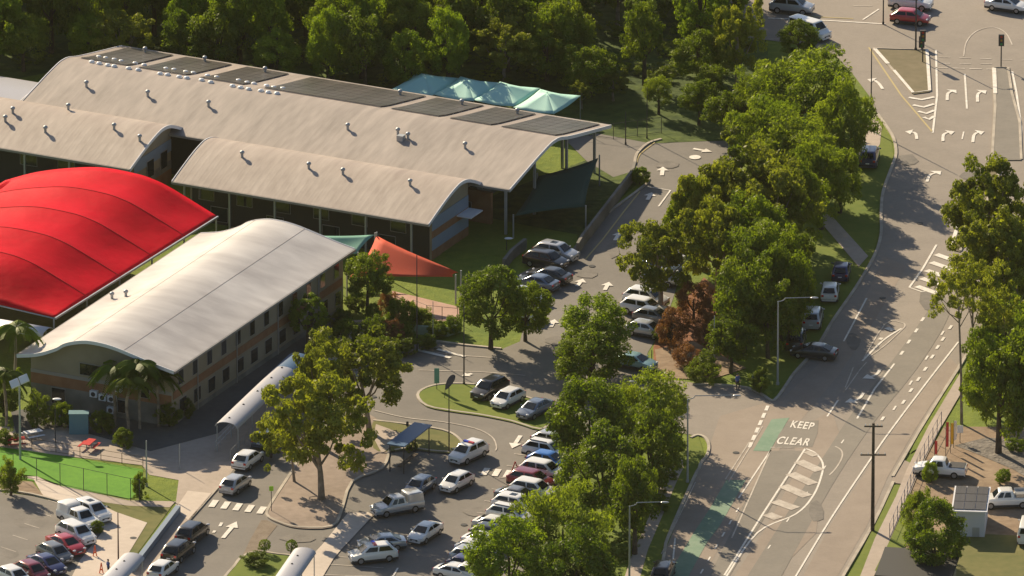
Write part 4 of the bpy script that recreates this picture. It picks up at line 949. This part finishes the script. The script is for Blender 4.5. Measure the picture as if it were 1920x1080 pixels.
car('sedan','steelblue',1003,778,-9,4.5,'blue grey sedan closest to the hedge trees on the grass island',g3)
g4 = 'cars parked along the hedge trees'
rows = [('hatch','silver',1036,838,'silver hatchback at the top of the row by the hedge'),('suv_rails','white',1024,858,'white wagon above the bright blue car'),('hatch','blue',1028,876,'bright blue hatchback in the hedge row'),
 ('suv','white',1018,896,'white wagon just below the bright blue car'),('suv','maroon',996,914,'maroon four wheel drive jutting out behind the red stand'),('suv','white',1000,932,'white wagon just below the maroon one'),
 ('sedan','grey',972,942,'dark grey sedan between white wagons in the hedge row'),('suv_sunroof','white',967,960,'white wagon with a long sunroof in the hedge row'),('suv_rails','white',957,979,'white wagon with a dark roof hatch above the round tree'),
 ('sedan','cream',930,997,'cream sedan peeping out above the round tree'),('hatch','black',921,1013,'black hatchback with only its nose showing by the round tree'),('sedan','white',910,1028,'white sedan beside the round tree, upper of a close pair'),
 ('hatch','white',893,1043,'white hatchback beside the round tree, lower of a close pair'),('suv','silver',888,1060,'silver wagon just above the dark blue one'),('hatch','navy',878,1072,'dark blue hatchback near the bottom of the hedge row'),('sedan','white',858,1086,'white sedan cut by the bottom edge in the hedge row'),('suv','white',896,1092,'white wagon by the round tree at the bottom edge')]
for k, c, x, y, l_ in rows: car(k, c, x, y, 16, 3.0, l_, g4)
g5 = 'cars parked nose in to the concrete apron'
for k, c, x, y, l_ in [('suv_sunroof','white',172,972,'white four wheel drive with dark roof, uppermost beside the apron'),('ute_canopy','white',149,986,'white ute with canopy second in the apron row'),('suv','white',143,1014,'large white four wheel drive above the red car'),
  ('sedan','red',124,1033,'red sedan squeezed beside the large white four wheel drive'),('hatch','grey',103,1050,'grey hatchback between the red and the navy car'),('sedan','navy',88,1070,'navy sedan above the maroon hatchback'),('hatch','maroon',60,1084,'maroon hatchback above the last white car'),('hatch','white',26,1094,'white car at the lower end of the apron row')]:
    car(k, c, x, y, 10, 4.4, l_, g5, .11)
g6 = 'cars parked below the retaining wall'
for k, c, x, y, a, b, l_ in [('suv_sunroof','silver',1043,486,10,2.0,'silver four wheel drive with sunroof against the short retaining wall'),('suv','black',1024,501,10,2.0,'black four wheel drive next to the silver one'),('sedan','dark',1030,528,-10,-2.0,'dark sedan overlapping the blue grey one'),
  ('sedan','steelblue',1006,541,-10,-2.0,'blue grey sedan at the edge of the tree shade'),('hatch','silver',990,568,10,2.0,'silver hatchback mostly hidden by the tree'),('hatch','white',984,600,10,2.0,'white hatchback under the tree by the loop entry')]: car(k, c, x, y, a, b, l_, g6)
g7 = 'cars parked under the gum trees'
for k, c, x, y, l_ in [('suv','white',1212,572,'white wagon at the tip of the gum row'),('suv','white',1206,590,'white wagon second from the tip of the gum row'),('hatch','grey',1226,606,'grey hatchback in the gum row'),('hatch','silver',1212,630,'silver hatchback closest to the loop trees'),
  ('sedan','white',1250,470,'white sedan seen through the gum branches'),('hatch','white',1246,492,'white hatchback behind the leaning gum trunk'),('sedan','steelblue',1240,512,'blue grey sedan beneath the gum branches'),('hatch','silver',1240,532,'silver hatchback beneath the gum branches'),('hatch','red',1312,404,'red hatchback glimpsed between two big crowns'),('sedan','teal',1190,690,'pale teal sedan behind the rounded tree')]: car(k, c, x, y, 16, 3.0, l_, g7)
g8 = 'cars left on the grass verge'
car('hatch','white',1556,558,1.2,-6,'white hatchback seen from behind on the roadside grass',g8); car('suv','silver',1524,608,1.8,-6,'silver wagon with boxy tail below the white hatchback on the grass',g8)
car('sedan','dark',1526,671,-10,-1,'dark sedan side on at the kerb in the tree shade',g8); car('suv','black',1492,648,1.5,-6,'black wagon deep in shade beside the street lamp',g8); car('hatch','navy',1577,520,1.5,-6,'navy hatchback behind the white one on the verge',g8)
car('suv','navy',1630,306,2,-6,'navy wagon under the feathery tree by the bend',g8)
g9 = 'vehicles crossing the top intersection'
car('suv','silver',1485,24,10,1.0,'silver blue wagon driving above the white kerb line',g9); car('van','white',1518,70,10,3.0,'white van behind the small roadside tree',g9); car('suv','white',1708,16,10,1.0,'white wagon just behind the red car',g9)
car('hatch','red',1707,44,10,1.0,'dark red car crossing at the median',g9); car('sedan','white',1888,20,10,1.5,'white sedan at the far corner of the intersection',g9)
car('suv','black',1243,1086,3,-6,'black wagon on the road at the bottom edge under the tree')
car('ute_open','white',1762,892,-10,-.6,'white ute with its tray open to the yard, nose over the footpath'); car('ute_flat','white',1886,950,-10,.3,'white tray back ute behind the solar shed'); car('van','white',1928,1010,2,-6,'white van clipped by the yard edge')

# ------------------------------------------------------------------ people
def person(label, px, py, face, shirt, trousers, sw=.0):
    p = G(px, py); t = tag(empty('person', (p.x,p.y,.09), face), label, 'person')
    J = {'pel':(0,0,.95),'spi':(0,0,1.2),'chest':(0,0,1.40),'neck':(0,0,1.53),'head':(.015,0,1.62),'top':(.01,0,1.74),
         'hl':(0,.10,.90),'kl':(.05+sw,.12,.50),'al':(0-sw,.13,.08),'tl':(.16-sw,.14,.04),'hr':(0,-.10,.90),'kr':(.03,-.12,.50),'ar':(-.05+sw,-.13,.08),'tr':(.11+sw,-.14,.04),
         'sl':(0,.19,1.42),'el':(-.03,.26,1.15),'wl':(.08,.27,.90),'gl':(.12,.27,.80),'sr':(0,-.19,1.42),'er':(-.03,-.26,1.15),'wr':(.10,-.26,.92),'gr':(.15,-.25,.82)}
    Rr = {'pel':.15,'spi':.135,'chest':.155,'neck':.055,'head':.095,'top':.07,'hl':.095,'kl':.062,'al':.045,'tl':.04,'hr':.095,'kr':.062,'ar':.045,'tr':.04,'sl':.07,'el':.045,'wl':.032,'gl':.035,'sr':.07,'er':.045,'wr':.032,'gr':.035}
    E = [('pel','spi'),('spi','chest'),('chest','neck'),('neck','head'),('head','top'),('pel','hl'),('hl','kl'),('kl','al'),('al','tl'),('pel','hr'),('hr','kr'),('kr','ar'),('ar','tr'),('chest','sl'),('sl','el'),('el','wl'),('wl','gl'),('chest','sr'),('sr','er'),('er','wr'),('wr','gr')]
    ks = list(J); me = bpy.data.meshes.new('body'); me.from_pydata([J[k] for k in ks], [(ks.index(a), ks.index(b)) for a, b in E], [])
    o = bpy.data.objects.new('body', me); C.objects.link(o); o.parent = t
    sk = o.modifiers.new('s', 'SKIN'); o.modifiers.new('d', 'SUBSURF').levels = 1; o.modifiers['d'].render_levels = 1
    for i, k in enumerate(ks): sv = me.skin_vertices[0].data[i]; sv.radius = (Rr[k], Rr[k]); sv.use_root = (k == 'pel')
    dg = bpy.context.evaluated_depsgraph_get(); m2 = bpy.data.meshes.new_from_object(o.evaluated_get(dg)); o.modifiers.clear(); o.data = m2
    m2.materials.clear()
    for m_ in (skin, shirt, trousers): m2.materials.append(m_)
    for f in m2.polygons:
        c = f.center; f.material_index = 2 if c.z < .98 and abs(c.y) < .24 else (1 if c.z < 1.5 and not (abs(c.y) > .2 and c.z < 1.12) else 0); f.use_smooth = True
    mb = MB(); mb.ell((-.015,0,1.68),.105,.10,.10,10,6,zmin=-.3); mb.build('hair', darkcloth, t)
    mb = MB(); mb.ell((.11,0,1.635),.02,.018,.02,6,4); mb.build('nose', skin, t)
person('person in a blue shirt and dark trousers nearer the side road bush', 1383, 733, R(-60), bluecloth, darkcloth, .05)
person('person in a pale blue shirt closest to the street lamp', 1414, 731, R(-110), mat('pale_blue_cloth',(.16,.22,.42),.9), darkcloth, .02)
person('person in dark clothes standing by the lower walkway roof', 203, 1082, R(30), mat('blue_top',(.04,.08,.25),.9), darkcloth, .04)

# ------------------------------------------------------------------ trees
RNG = np.random.default_rng(7)
CROWN = {}
def crown_mesh(style, seed):
    key = (style, seed)
    if key in CROWN: return CROWN[key]
    S = {'gum':   dict(n=96, k=115, cr=(.10,.20), ls=(.028,.066), rmin=.40, lum=.24, m=leaf_gum, up=.45),
         'dense': dict(n=120, k=110, cr=(.15,.24), ls=(.028,.060), rmin=.60, lum=.16, m=leaf_dense, up=.55),
         'bright':dict(n=120, k=110, cr=(.15,.24), ls=(.028,.060), rmin=.60, lum=.14, m=leaf_bright, up=.55),
         'wisp':  dict(n=110, k=120, cr=(.14,.27), ls=(.018,.085), rmin=.50, lum=.22, m=leaf_wisp, up=.3),
         'bush':  dict(n=80, k=110, cr=(.15,.28), ls=(.030,.070), rmin=.45, lum=.30, m=leaf_dark, up=.5),
         'sparse':dict(n=60, k=90, cr=(.10,.19), ls=(.028,.060), rmin=.35, lum=.35, m=leaf_gum, up=.4),
         'ball':  dict(n=150, k=60, cr=(.10,.14), ls=(.030,.055), rmin=.86, lum=.04, m=leaf_bright, up=.7),
         'red':   dict(n=90, k=80, cr=(.15,.24), ls=(.030,.060), rmin=.6, lum=.2, m=leaf_red, up=.5)}[style]
    r = np.random.default_rng(seed*101+sum(map(ord, style)))
    n, k = S['n'], int(S['k']*1.45)
    d = r.normal(size=(n*3, 3)); d /= np.linalg.norm(d, axis=1)[:, None]; d = d[d[:, 2] > -.72][:n]
    ph = r.uniform(0, 6.28, 6)
    lum = 1+S['lum']*(np.sin(3*d[:, 0]+ph[0])*np.cos(2.5*d[:, 1]+ph[1])+.6*np.sin(5*d[:, 2]+4*d[:, 0]+ph[2])+.4*np.sin(7*d[:,1]+ph[3]))
    rad = (S['rmin']+(1-S['rmin'])*r.uniform(0, 1, len(d))**.5)*lum*.86
    cc = d*rad[:, None]; cr = r.uniform(*S['cr'], len(d)); tone = r.uniform(0, 1, len(d))
    idx = np.repeat(np.arange(len(d)), k); m = len(idx)
    q = r.normal(size=(m, 3)); q /= np.linalg.norm(q, axis=1)[:, None]; q[:, 2] = q[:, 2]*.75
    pos = cc[idx]+q*(cr[idx]*(.55+.45*r.uniform(0, 1, m)))[:, None]
    nrm = q*.8+r.normal(size=(m, 3))*.55; nrm[:, 2] += S['up']; nrm /= np.linalg.norm(nrm, axis=1)[:, None]
    a = np.cross(nrm, r.normal(size=(m, 3))); a /= np.linalg.norm(a, axis=1)[:, None]
    if style in ('wisp', 'gum', 'sparse'): a[:, 2] -= .5; a /= np.linalg.norm(a, axis=1)[:, None]
    b = np.cross(nrm, a); s = .8*(S['ls'][0]*.8+(S['ls'][1]*1.1-S['ls'][0]*.8)*r.uniform(0, 1, m)**1.6)[:, None]; wd = .55 if style != 'wisp' else .3
    V4 = np.stack([pos-a*s, pos+b*s*wd, pos+a*s, pos-b*s*wd], 1).reshape(-1, 3)
    me = bpy.data.meshes.new('crown_'+style); me.vertices.add(m*4); me.vertices.foreach_set('co', V4.ravel().astype(np.float32))
    me.loops.add(m*4); me.loops.foreach_set('vertex_index', np.arange(m*4, dtype=np.int32)); me.polygons.add(m)
    me.polygons.foreach_set('loop_start', np.arange(0, m*4, 4, dtype=np.int32)); me.update(calc_edges=True)
    at = me.attributes.new('tone', 'FLOAT', 'FACE'); at.data.foreach_set('value', np.clip(tone[idx]*.7+r.uniform(0, .3, m), 0, 1).astype(np.float32))
    me.materials.append(S['m']); CROWN[key] = (me, cc); return CROWN[key]
def tree(name, label, base, top_y, halfw, style, seed, crown_frac=.62, cx=None, group=None, barkm=None, cat='tree', lean=0, tr=None):
    """base: photo pixel of the trunk's foot; top_y: row of the crown's top; halfw: crown half width in photo px"""
    p = G(*base); sc = scale_at(p); H = (base[1]-top_y)/(sc*CP); r_ = halfw/sc; rz = H*crown_frac/2; zc = H-rz
    off = ((cx-base[0])/sc if cx is not None else 0)
    # seen from above at 20 degrees the crown's depth adds to its outline: allow for it
    t = tag(empty(name, (p.x,p.y,0)), label, cat, group)
    me, cc = crown_mesh(style, seed); cr = link('crown', me, t)
    cr.location = (off, 0, zc); cr.scale = (r_, r_*.9, rz); cr.rotation_euler = (0, 0, RNG.uniform(0, 6.28))
    rs = random.Random(seed*7+int(base[0])); mb = MB(); R0 = tr or (.16 if style == 'sparse' else .09+.020*H)
    pts = [Vector((0,0,0)), Vector((off*.15+rs.uniform(-.1,.1),rs.uniform(-.1,.1),zc*.35)), Vector((off*.6,0,max(zc-rz*.4,.3))), Vector((off, 0, zc+rz*.1))]
    for i in range(3): mb.tube(pts[i], pts[i+1], R0*(1-.25*i), R0*(1-.25*(i+1)), 7)
    rot = Matrix.Rotation(cr.rotation_euler[2], 3, 'Z')
    for i in range(7):
        c = cc[rs.randrange(len(cc))]; e = Vector((off, 0, zc))+rot@Vector((c[0]*r_*.8, c[1]*r_*.8, c[2]*rz*.8)); s_ = pts[1].lerp(pts[2], rs.uniform(.4, 1.0)) if style != 'gum' else pts[1].lerp(pts[2], rs.uniform(0, .9))
        mid = s_.lerp(e, .5)+Vector((0,0,-.1*r_)); mb.tube(s_, mid, R0*.38, R0*.26, 5); mb.tube(mid, e, R0*.26, R0*.09, 5)
    mb.build('trunk', barkm or (bark if style in ('gum','sparse') else bark_d), t); return t
T = [
 ('gum_tree','big spreading gum tree with a forked pale trunk on the paved verge',(603,938),682,110,'gum',1,.90,592,None),
 ('gum_tree','taller gum behind the spreading one, its trunk at the edge of the loop road',(693,812),612,108,'gum',2,.85,672,None),
 ('gum_tree','olive gum crown leaning over the end of the silver walkway roof',(600,840),618,62,'gum',3,.85,604,None),
 ('gum_tree','low straggly gum beside the ramp handrail, left of the forked one',(552,905),745,56,'sparse',12,.85,540,None),
 ('small_tree','round garden tree in front of the corner of the near roof',(690,605),465,50,'dense',1,.75,None,None),
 ('leafy_tree','leafy tree standing over the cars below the retaining wall',(920,655),490,74,'dense',2,.9,925,None),
 ('leafy_tree','lower leafy tree leaning over the blue grey sedan',(985,640),525,52,'dense',3,.9,None,None),
 ('leafy_tree','rounded tree above the twin loop trees',(1112,700),548,78,'bright',1,.88,1118,None),
 ('leafy_tree','rounded tree in front at the mouth of the loop',(1105,735),613,84,'dense',4,.9,None,None),
 ('gum_tree','loose gum with hanging branches in the middle of the upper car park',(1238,590),386,78,'gum',4,.84,1232,None),
 ('gum_tree','broad gum whose crown top is the highest above the soil bank',(1392,470),256,112,'gum',5,.9,1392,None),
 ('gum_tree','gum crown at the foot of the broad one, over the red soil',(1345,570),355,82,'gum',7,.92,None,None),
 ('leafy_tree','dark green tree between the soil bank and the street lamp',(1425,600),400,82,'dense',5,.95,None,None),
 ('leafy_tree','leafy tree on the slope above the grass verge',(1300,500),330,52,'dense',6,.9,None,None),
 ('gum_tree','second broad gum, just below the highest crown of the bank',(1440,500),300,92,'gum',10,.95,None,None),
 ('gum_tree','gum with a rounded head over the car park edge of the bank',(1310,500),300,62,'gum',2,.95,None,None),
 ('leafy_tree','deep green tree in the heart of the bank trees',(1400,560),360,84,'dense',15,.97,None,None),
 ('leafy_tree','wide leafy tree whose skirt reaches the side road bush',(1395,665),470,72,'bush',8,.97,None,None),
 ('leafy_tree','green tree filling in behind the street lamp arm',(1462,640),455,66,'dense',16,.97,None,None),
 ('casuarina_tree','feathery tree joining the bend trees to the bank trees',(1480,380),215,88,'wisp',9,.97,None,None),
 ('casuarina_tree','pale feathery tree left of the largest one',(1415,250),120,58,'wisp',10,.95,None,None),
 ('leafy_tree','bushy green tree under the feathery pair at the bend',(1575,400),270,50,'dense',17,.97,None,None),
 ('casuarina_tree','largest feathery pale green tree beside the bend',(1500,270),90,118,'wisp',1,.95,1500,None),
 ('casuarina_tree','feathery tree in front of the largest one, nearest the bend',(1582,330),150,66,'wisp',2,.95,None,None),
 ('casuarina_tree','feathery olive tree behind the broad gum',(1425,350),180,74,'wisp',3,.95,None,None),
 ('casuarina_tree','feathery tree low on the slope below the largest one',(1540,430),255,66,'wisp',7,.95,None,None),
 ('leafy_tree','bright leafed tree over the roadside path',(1490,470),300,66,'dense',7,.95,None,None),
 ('leafy_tree','dense tree behind the curved arm lamp on the grass',(1455,600),430,60,'dense',8,.95,None,None),
 ('leafy_tree','shady tree at the corner of the side road',(1440,672),530,58,'bush',1,.92,None,None),
 ('leafy_tree','shady tree beside the leaning grey pole',(1370,700),590,50,'bush',2,.92,None,None),
 ('leafy_tree','dense tree leaning over the black wagon on the verge',(1490,560),420,44,'bush',7,.92,None,None),
 ('leafy_tree','broad pale green tree above the hedge by the entrance',(1215,850),686,94,'wisp',4,.95,None,None),
 ('leafy_tree','dense bright tree on the hedge line beside the zebra crossing',(1105,890),700,84,'dense',9,.95,None,None),
 ('leafy_tree','dark tree inside the hedge line by the side road',(1220,930),745,72,'bush',3,.95,None,None),
 ('leafy_tree','tall dense tree behind the hedge row of wagons',(1130,985),800,92,'dense',10,.95,None,None),
 ('leafy_tree','dark narrow tree between hedge and footpath',(1190,1040),850,56,'bush',4,.95,None,None),
 ('leafy_tree','soft olive tree in front of the hedge line',(1055,1110),900,92,'wisp',5,.95,None,None),
 ('leafy_tree','round bright tree over the lower end of the hedge row',(955,1150),966,90,'bright',2,.95,None,None),
 ('leafy_tree','dark undergrowth tree at the bottom of the hedge',(1080,1180),990,92,'dense',11,.95,None,None),
 ('roadside_tree','small bushy tree in front of the white van',(1497,112),38,46,'dense',12,.85,None,None),
 ('gum_tree','upper spreading gum beyond the right median',(1850,560),288,92,'gum',11,.75,1842,None),
 ('gum_tree','dark gum crown hanging over the white median kerb',(1880,640),385,92,'gum',6,.62,1868,None),
 ('gum_tree','slender twin trunked gum beside the footpath',(1803,795),470,62,'sparse',2,.46,1790,None),
 ('gum_tree','second slender gum behind the twin trunked one',(1822,760),480,46,'sparse',3,.44,None,None),
 ('gum_tree','grey barked gum at the road edge behind the slender pair',(1880,760),500,70,'sparse',4,.60,None,None),
 ('gum_tree','gum standing between the right median and the frame edge',(1912,560),330,72,'gum',8,.75,None,None),
 ('gum_tree','leafy gum filling the gap beneath the dark crown',(1905,660),440,64,'gum',9,.8,None,None),
 ('leafy_tree','leafy tree just behind the foot of the slender gums',(1848,775),600,48,'dense',18,.92,None,None),
 ('gum_tree','olive gum mass beyond the striped median',(1888,610),400,84,'gum',3,.9,None,None),
 ('leafy_tree','olive tree on the verge behind the slender gums',(1885,700),545,60,'wisp',8,.85,None,None),
 ('leafy_tree','dense green tree filling the verge above the gravel slope',(1872,850),610,76,'dense',13,.90,None,None),
 ('leafy_tree','dense green tree at the far end of the gravel slope',(1930,860),600,70,'bush',5,.90,None,None),
 ('leafy_tree','leafy tree between the fence and the white shed',(1752,1095),935,66,'dense',14,.9,None,None),
 ('leafy_tree','lower half of the shrubby tree next to the fence',(1722,1040),905,34,'wisp',6,.9,None,None),
 ('clipped_tree','clipped round tree against the near two storey wall',(578,655),546,44,'ball',1,.82,None,None),
 ('ball_shrub','clipped ball shrub closer to the brick crossing',(497,1040),1010,14,'ball',2,.8,None,'ball'),
 ('ball_shrub','clipped ball shrub closer to the silver walkway roof',(547,1042),1011,14,'ball',3,.8,None,'ball'),
 ('garden_shrub','low bush hiding the blue grey car by the ramp',(508,858),808,26,'bush',6,.95,None,None),
]
for n_, l_, b, ty, hw_, st, sd_, cf, cx, gr in T: tree(n_, l_, b, ty, hw_, st, sd_, cf, cx, None if gr is None else 'clipped ball shrubs by the walkway')
# garden shrubs around the entrance
gs = [(650,655,600,30,'dense'),(668,585,548,20,'bush'),(700,650,585,30,'bush'),(728,600,540,20,'red'),(745,612,556,24,'bright'),(770,620,560,22,'dense'),(735,650,592,24,'red'),(756,640,602,22,'dense'),(700,620,565,16,'bright'),(790,618,572,22,'bush'),
      (690,680,625,24,'bush'),(820,632,600,20,'dense'),(850,625,590,20,'bright'),(640,620,575,22,'bush'),(720,672,630,20,'dense'),(762,665,628,22,'bush'),(800,655,625,18,'bush')]
sl = ['dark rounded shrub below the clipped round tree','small shrub between the near roof and the garden tree','dark shrub at the foot of the garden tree','rust coloured shrub by the pink paved yard','yellow green shrub beside the pink paved yard','green shrub at the corner of the pink paved yard','rust coloured shrub in the middle of the garden','green shrub in front of the rust coloured one','small yellow shrub under the garden tree','shrub against the dark fence of the yard',
      'low dark shrub by the gum crown','hedge plant behind the pale entrance wall','bright hedge plant at the end of the entrance wall','dark shrub beside the two storey wall','green shrub nearest the loop road','dark shrub at the loop road kerb','small shrub before the thin dark pole']
for i, (x, y, ty, hw_, st) in enumerate(gs): tree('garden_shrub', sl[i], (x, y), ty, hw_*1.15, st, 20+i % 4, 1.12, cat='shrub', group='shrubs in the entrance garden')
for i, (x, y, ty, hw_, st, l_) in enumerate([(1290,690,640,30,'red','reddish shrub at the foot of the soil bank'),(1330,650,585,26,'red','brown leafed shrub on the soil bank'),(1262,650,575,32,'red','rust leafed shrub nearest the gum row cars'),(1300,600,520,34,'red','rust leafed shrub high on the soil bank'),(1345,615,545,28,'red','rust leafed shrub beneath the bank gums'),(1320,715,665,34,'bush','dark shrub at the kerb of the side road'),(1240,640,610,18,'bush','small dark shrub by the car park verge'),
      (20,930,862,22,'bush','dark shrub at the end of the wire fence'),(180,1000,975,14,'dense','small shrub in front of the white ute canopy'),(1200,345,312,18,'bright','bright bush at the tip of the embankment'),(772,845,820,12,'bush','small dark conifer at the grass edge of the loop'),(262,935,880,14,'bush','leafy shrub at the corner of the turf fence'),
      (480,1062,1035,26,'bush','low bush behind the ball shrubs'),(8,780,690,34,'bush','dark bushy plant under the palm beside the white awning'),(70,800,740,26,'bush','dark plant between the floodlight mast and gable wall'),(115,800,750,22,'dense','plant beside the teal cabinet'),(190,812,765,22,'bush','plant between the teal cabinet and the palms'),(318,800,752,24,'bush','dark plant at the wall corner under the palms'),(10,835,800,20,'bush','plant at the end of the timber fence'),(232,838,800,18,'dense','low plant in front of the palm clump'),(350,780,745,16,'bush','low plant along the near wall'),(1235,960,925,22,'dense','hedge plant by the footpath at the entrance trees'),(1425,738,690,20,'bush','dark bush on the corner by the stop line'),(1745,905,862,14,'bright','yellowish shrub beside the white open tray ute'),(1880,905,880,16,'bright','small bush on the gravel slope'),(1905,845,820,18,'bright','yellow flowering bush under the right hand trees')]):
    tree('shrub', l_, (x, y), ty, hw_*1.15, st, 30+i % 5, 1.12, cat='shrub')
# bush behind the long hall: individual trees
rs = random.Random(5)
front = lambda x: (148 if x < 200 else min(132+.168*(x-220), 200)) if x < 740 else max(150, 185-(x-740)*.06)
where = ['behind the far left roof corner','beyond the upper end of the long hall','behind the first solar array','behind the second solar array','behind the third solar array','beyond the middle of the long hall','behind the longest solar array','behind the teal shades','above the teal shades','at the edge of the shaded lawn','between the shaded lawn and the cross road','at the cross road end of the bush']
depth = ['front row', 'second row', 'third row', 'fourth row', 'fifth row', 'rearmost row']; tl = {'bush':'dark dense','dense':'green leafy','gum':'olive loose crowned','wisp':'pale feathery','bright':'bright green'}
cnt = 0
for row in range(6):
    for i in range(20):
        x = -110+i*88+row*17+rs.uniform(-22, 22); 
        if x > 1405-row*6: continue
        yb = front(min(x, 1060)) - 8 - row*38 + rs.uniform(-10, 10)
        if x > 1030: yb = 178-(x-1030)*.05-row*40+rs.uniform(-10, 8)
        if x > 1080 and x < 1250 and row in (1, 2) : continue
        st = rs.choice(['bush','dense','gum','wisp','wisp','bright','dense','bright' if row < 3 else 'gum'])
        H = rs.uniform(8.5, 13.5) if row else rs.uniform(6, 11); hw_ = rs.uniform(44, 66)
        size = 'taller' if H > 11 else ('low' if H < 8 else 'mid height')
        wi = min(11, int((x+60)/122))
        tree('bush_tree', f'{size} {tl[st]} tree, {depth[row]}, {where[wi]}', (x, yb), yb-H*16.6, hw_, st, rs.randrange(1, 5), rs.uniform(.8, .95), group='trees of the bush behind the long hall'); cnt += 1
# low undergrowth nobody could count
mbu, ccu = crown_mesh('bush', 9); mbv, _ = crown_mesh('bright', 9)
def ground_cover(name, pts_fn, n, st, seed, size):
    r_ = random.Random(seed); src, _ = crown_mesh(st, 9); N = len(src.vertices); co = np.empty(N*3, np.float32); src.vertices.foreach_get('co', co); co = co.reshape(-1, 3)
    keep = 4*2200; co = co[:keep]; allv = []
    for k in range(n):
        x, y = pts_fn(r_); p = G(x, y); s = r_.uniform(*size); a = r_.uniform(0, 6.28); q = co.copy()*np.array([s, s, s*.55]); ca_, sa_ = math.cos(a), math.sin(a)
        q = np.stack([q[:,0]*ca_-q[:,1]*sa_+p.x, q[:,0]*sa_+q[:,1]*ca_+p.y, q[:,2]+s*.3], 1); allv.append(q)
    V_ = np.concatenate(allv); m = len(V_)//4; me = bpy.data.meshes.new(name); me.vertices.add(m*4); me.vertices.foreach_set('co', V_.ravel().astype(np.float32)); me.loops.add(m*4); me.loops.foreach_set('vertex_index', np.arange(m*4, dtype=np.int32)); me.polygons.add(m)
    me.polygons.foreach_set('loop_start', np.arange(0, m*4, 4, dtype=np.int32)); me.update(calc_edges=True); me.materials.append(src.materials[0])
    at = me.attributes.new('tone', 'FLOAT', 'FACE'); at.data.foreach_set('value', np.random.default_rng(seed).uniform(0, 1, m).astype(np.float32))
    o = bpy.data.objects.new(name, me); C.objects.link(o); tag(o, None, None, None, 'stuff'); return o
o = ground_cover('undergrowth', lambda r_: (lambda x: (x, front(min(x,1060))-r_.uniform(-2, 190)))(r_.uniform(-40, 1400)), 110, 'bush', 3, (1.2, 2.6)); tag(o, 'dark undergrowth below the trees behind the long hall', 'undergrowth')
o = ground_cover('bracken', lambda r_: (r_.uniform(760, 1400), r_.uniform(88, 150)), 60, 'bright', 4, (.8, 1.7)); tag(o, 'sunlit yellow green ground cover between the trunks beyond the lawn', 'ground cover')
for i, (x, y, ty, hw_, st, l_) in enumerate([(1090,205,150,26,'gum','small loose gum on the shaded lawn nearest the teal shades'),(1150,190,128,30,'gum','loose gum in the middle of the shaded lawn'),(1235,215,140,30,'wisp','feathery young tree on the shaded lawn'),(1310,235,150,40,'dense','green tree at the edge of the upper car park'),(1360,262,170,42,'bush','dark tree overhanging the painted disc'),(1330,200,120,38,'bush','dark tree behind the one overhanging the disc')]):
    tree('lawn_tree', l_, (x, y), ty, hw_, st, 1+i % 4, .8)
o = ground_cover('hedge_undergrowth', lambda r_: (lambda t_: (1270-t_*140+r_.uniform(-25,10), 850+t_*260))(r_.uniform(0, 1)), 26, 'bush', 5, (.9, 1.8)); tag(o, 'low dark undergrowth along the hedge trees', 'undergrowth')
o = ground_cover('slope_undergrowth', lambda r_: (lambda t_: (1300+t_*200+r_.uniform(-20,40), 700-t_*330+r_.uniform(-30,20)))(r_.uniform(0, 1)), 30, 'bush', 6, (.8, 1.7)); tag(o, 'dark undergrowth along the slope trees by the main road', 'undergrowth')
# palms
def palm(label, base, top_y, r_, seed, n=17, name='palm_tree', group='palms'):
    p = G(*base); H = up_h(base[0], base[1], top_y); t = tag(empty(name, (p.x,p.y,0)), label, 'palm', group); rs = random.Random(seed)
    mb = MB(); q = [Vector((rs.uniform(-.05,.05)*k, 0, H*k/5)) for k in range(6)]
    for a, b in zip(q, q[1:]): mb.tube(a, b, .16, .14, 8)
    mb.build('trunk', bark, t)
    mb = MB(); top = q[-1]
    for k in range(n):
        th = 2*math.pi*k/n+rs.uniform(-.15,.15); el = rs.uniform(.1, 1.1); L = r_*rs.uniform(.85, 1.1); d = Vector((math.cos(th), math.sin(th), 0)); pr = top; side = Vector((-d.y, d.x, 0))
        for j in range(1, 9):
            f = j/8; c = top+d*(L*f*math.cos(el*.5))+Vector((0,0,L*(math.sin(el)*f-1.05*f*f))); 
            mb.tube(pr, c, .025, .02, 4)
            for m_ in range(3):
                cc_ = pr.lerp(c, m_/3)
                for s in (-1, 1):
                    ln = L*.26*(1-.55*abs(f-.45)); e = cc_+side*s*ln+d*(ln*.5)-Vector((0,0,ln*.55)); w_ = d*.075
                    mb.add([cc_-w_, cc_+w_, e+w_*.4, e-w_*.4], [(0,1,2,3)])
            pr = c
    mb.build('fronds', leaf_bright if seed % 2 else leaf_dense, t)
for i, (x, y, ty, r_, l_) in enumerate([(215,800,690,2.9,'palm with arching fronds on the left of the gable clump'),(240,815,712,2.7,'lowest palm in the gable clump'),(262,805,685,2.8,'tallest palm in the gable clump'),(298,800,700,2.6,'palm nearest the corner of the near building'),(28,740,615,2.6,'palm beside the white rolled awning'),(12,800,700,2.4,'short palm behind the picnic tables')]):
    palm(l_, (x, y), ty, r_, i+1)
print('TREES', cnt, 'OBJECTS', len(bpy.data.objects))

# ------------------------------------------------------------------ warm air between the camera and the ground
mb = MB(); mb.box(-700, 700, CAM.y-60, 900, -2.2, CAM.z+25); hz = mb.build('haze', asphalt); tag(hz, None, None, None, 'stuff')
hm = bpy.data.materials.new('haze'); hm.use_nodes = True; hn = hm.node_tree.nodes; hn.remove(hn['Principled BSDF'])
pv = hn.new('ShaderNodeVolumePrincipled'); pv.inputs['Density'].default_value = .000011; pv.inputs['Color'].default_value = (1, .93, .72, 1)
hm.node_tree.links.new(pv.outputs[0], hn['Material Output'].inputs['Volume']); hz.data.materials.clear(); hz.data.materials.append(hm)
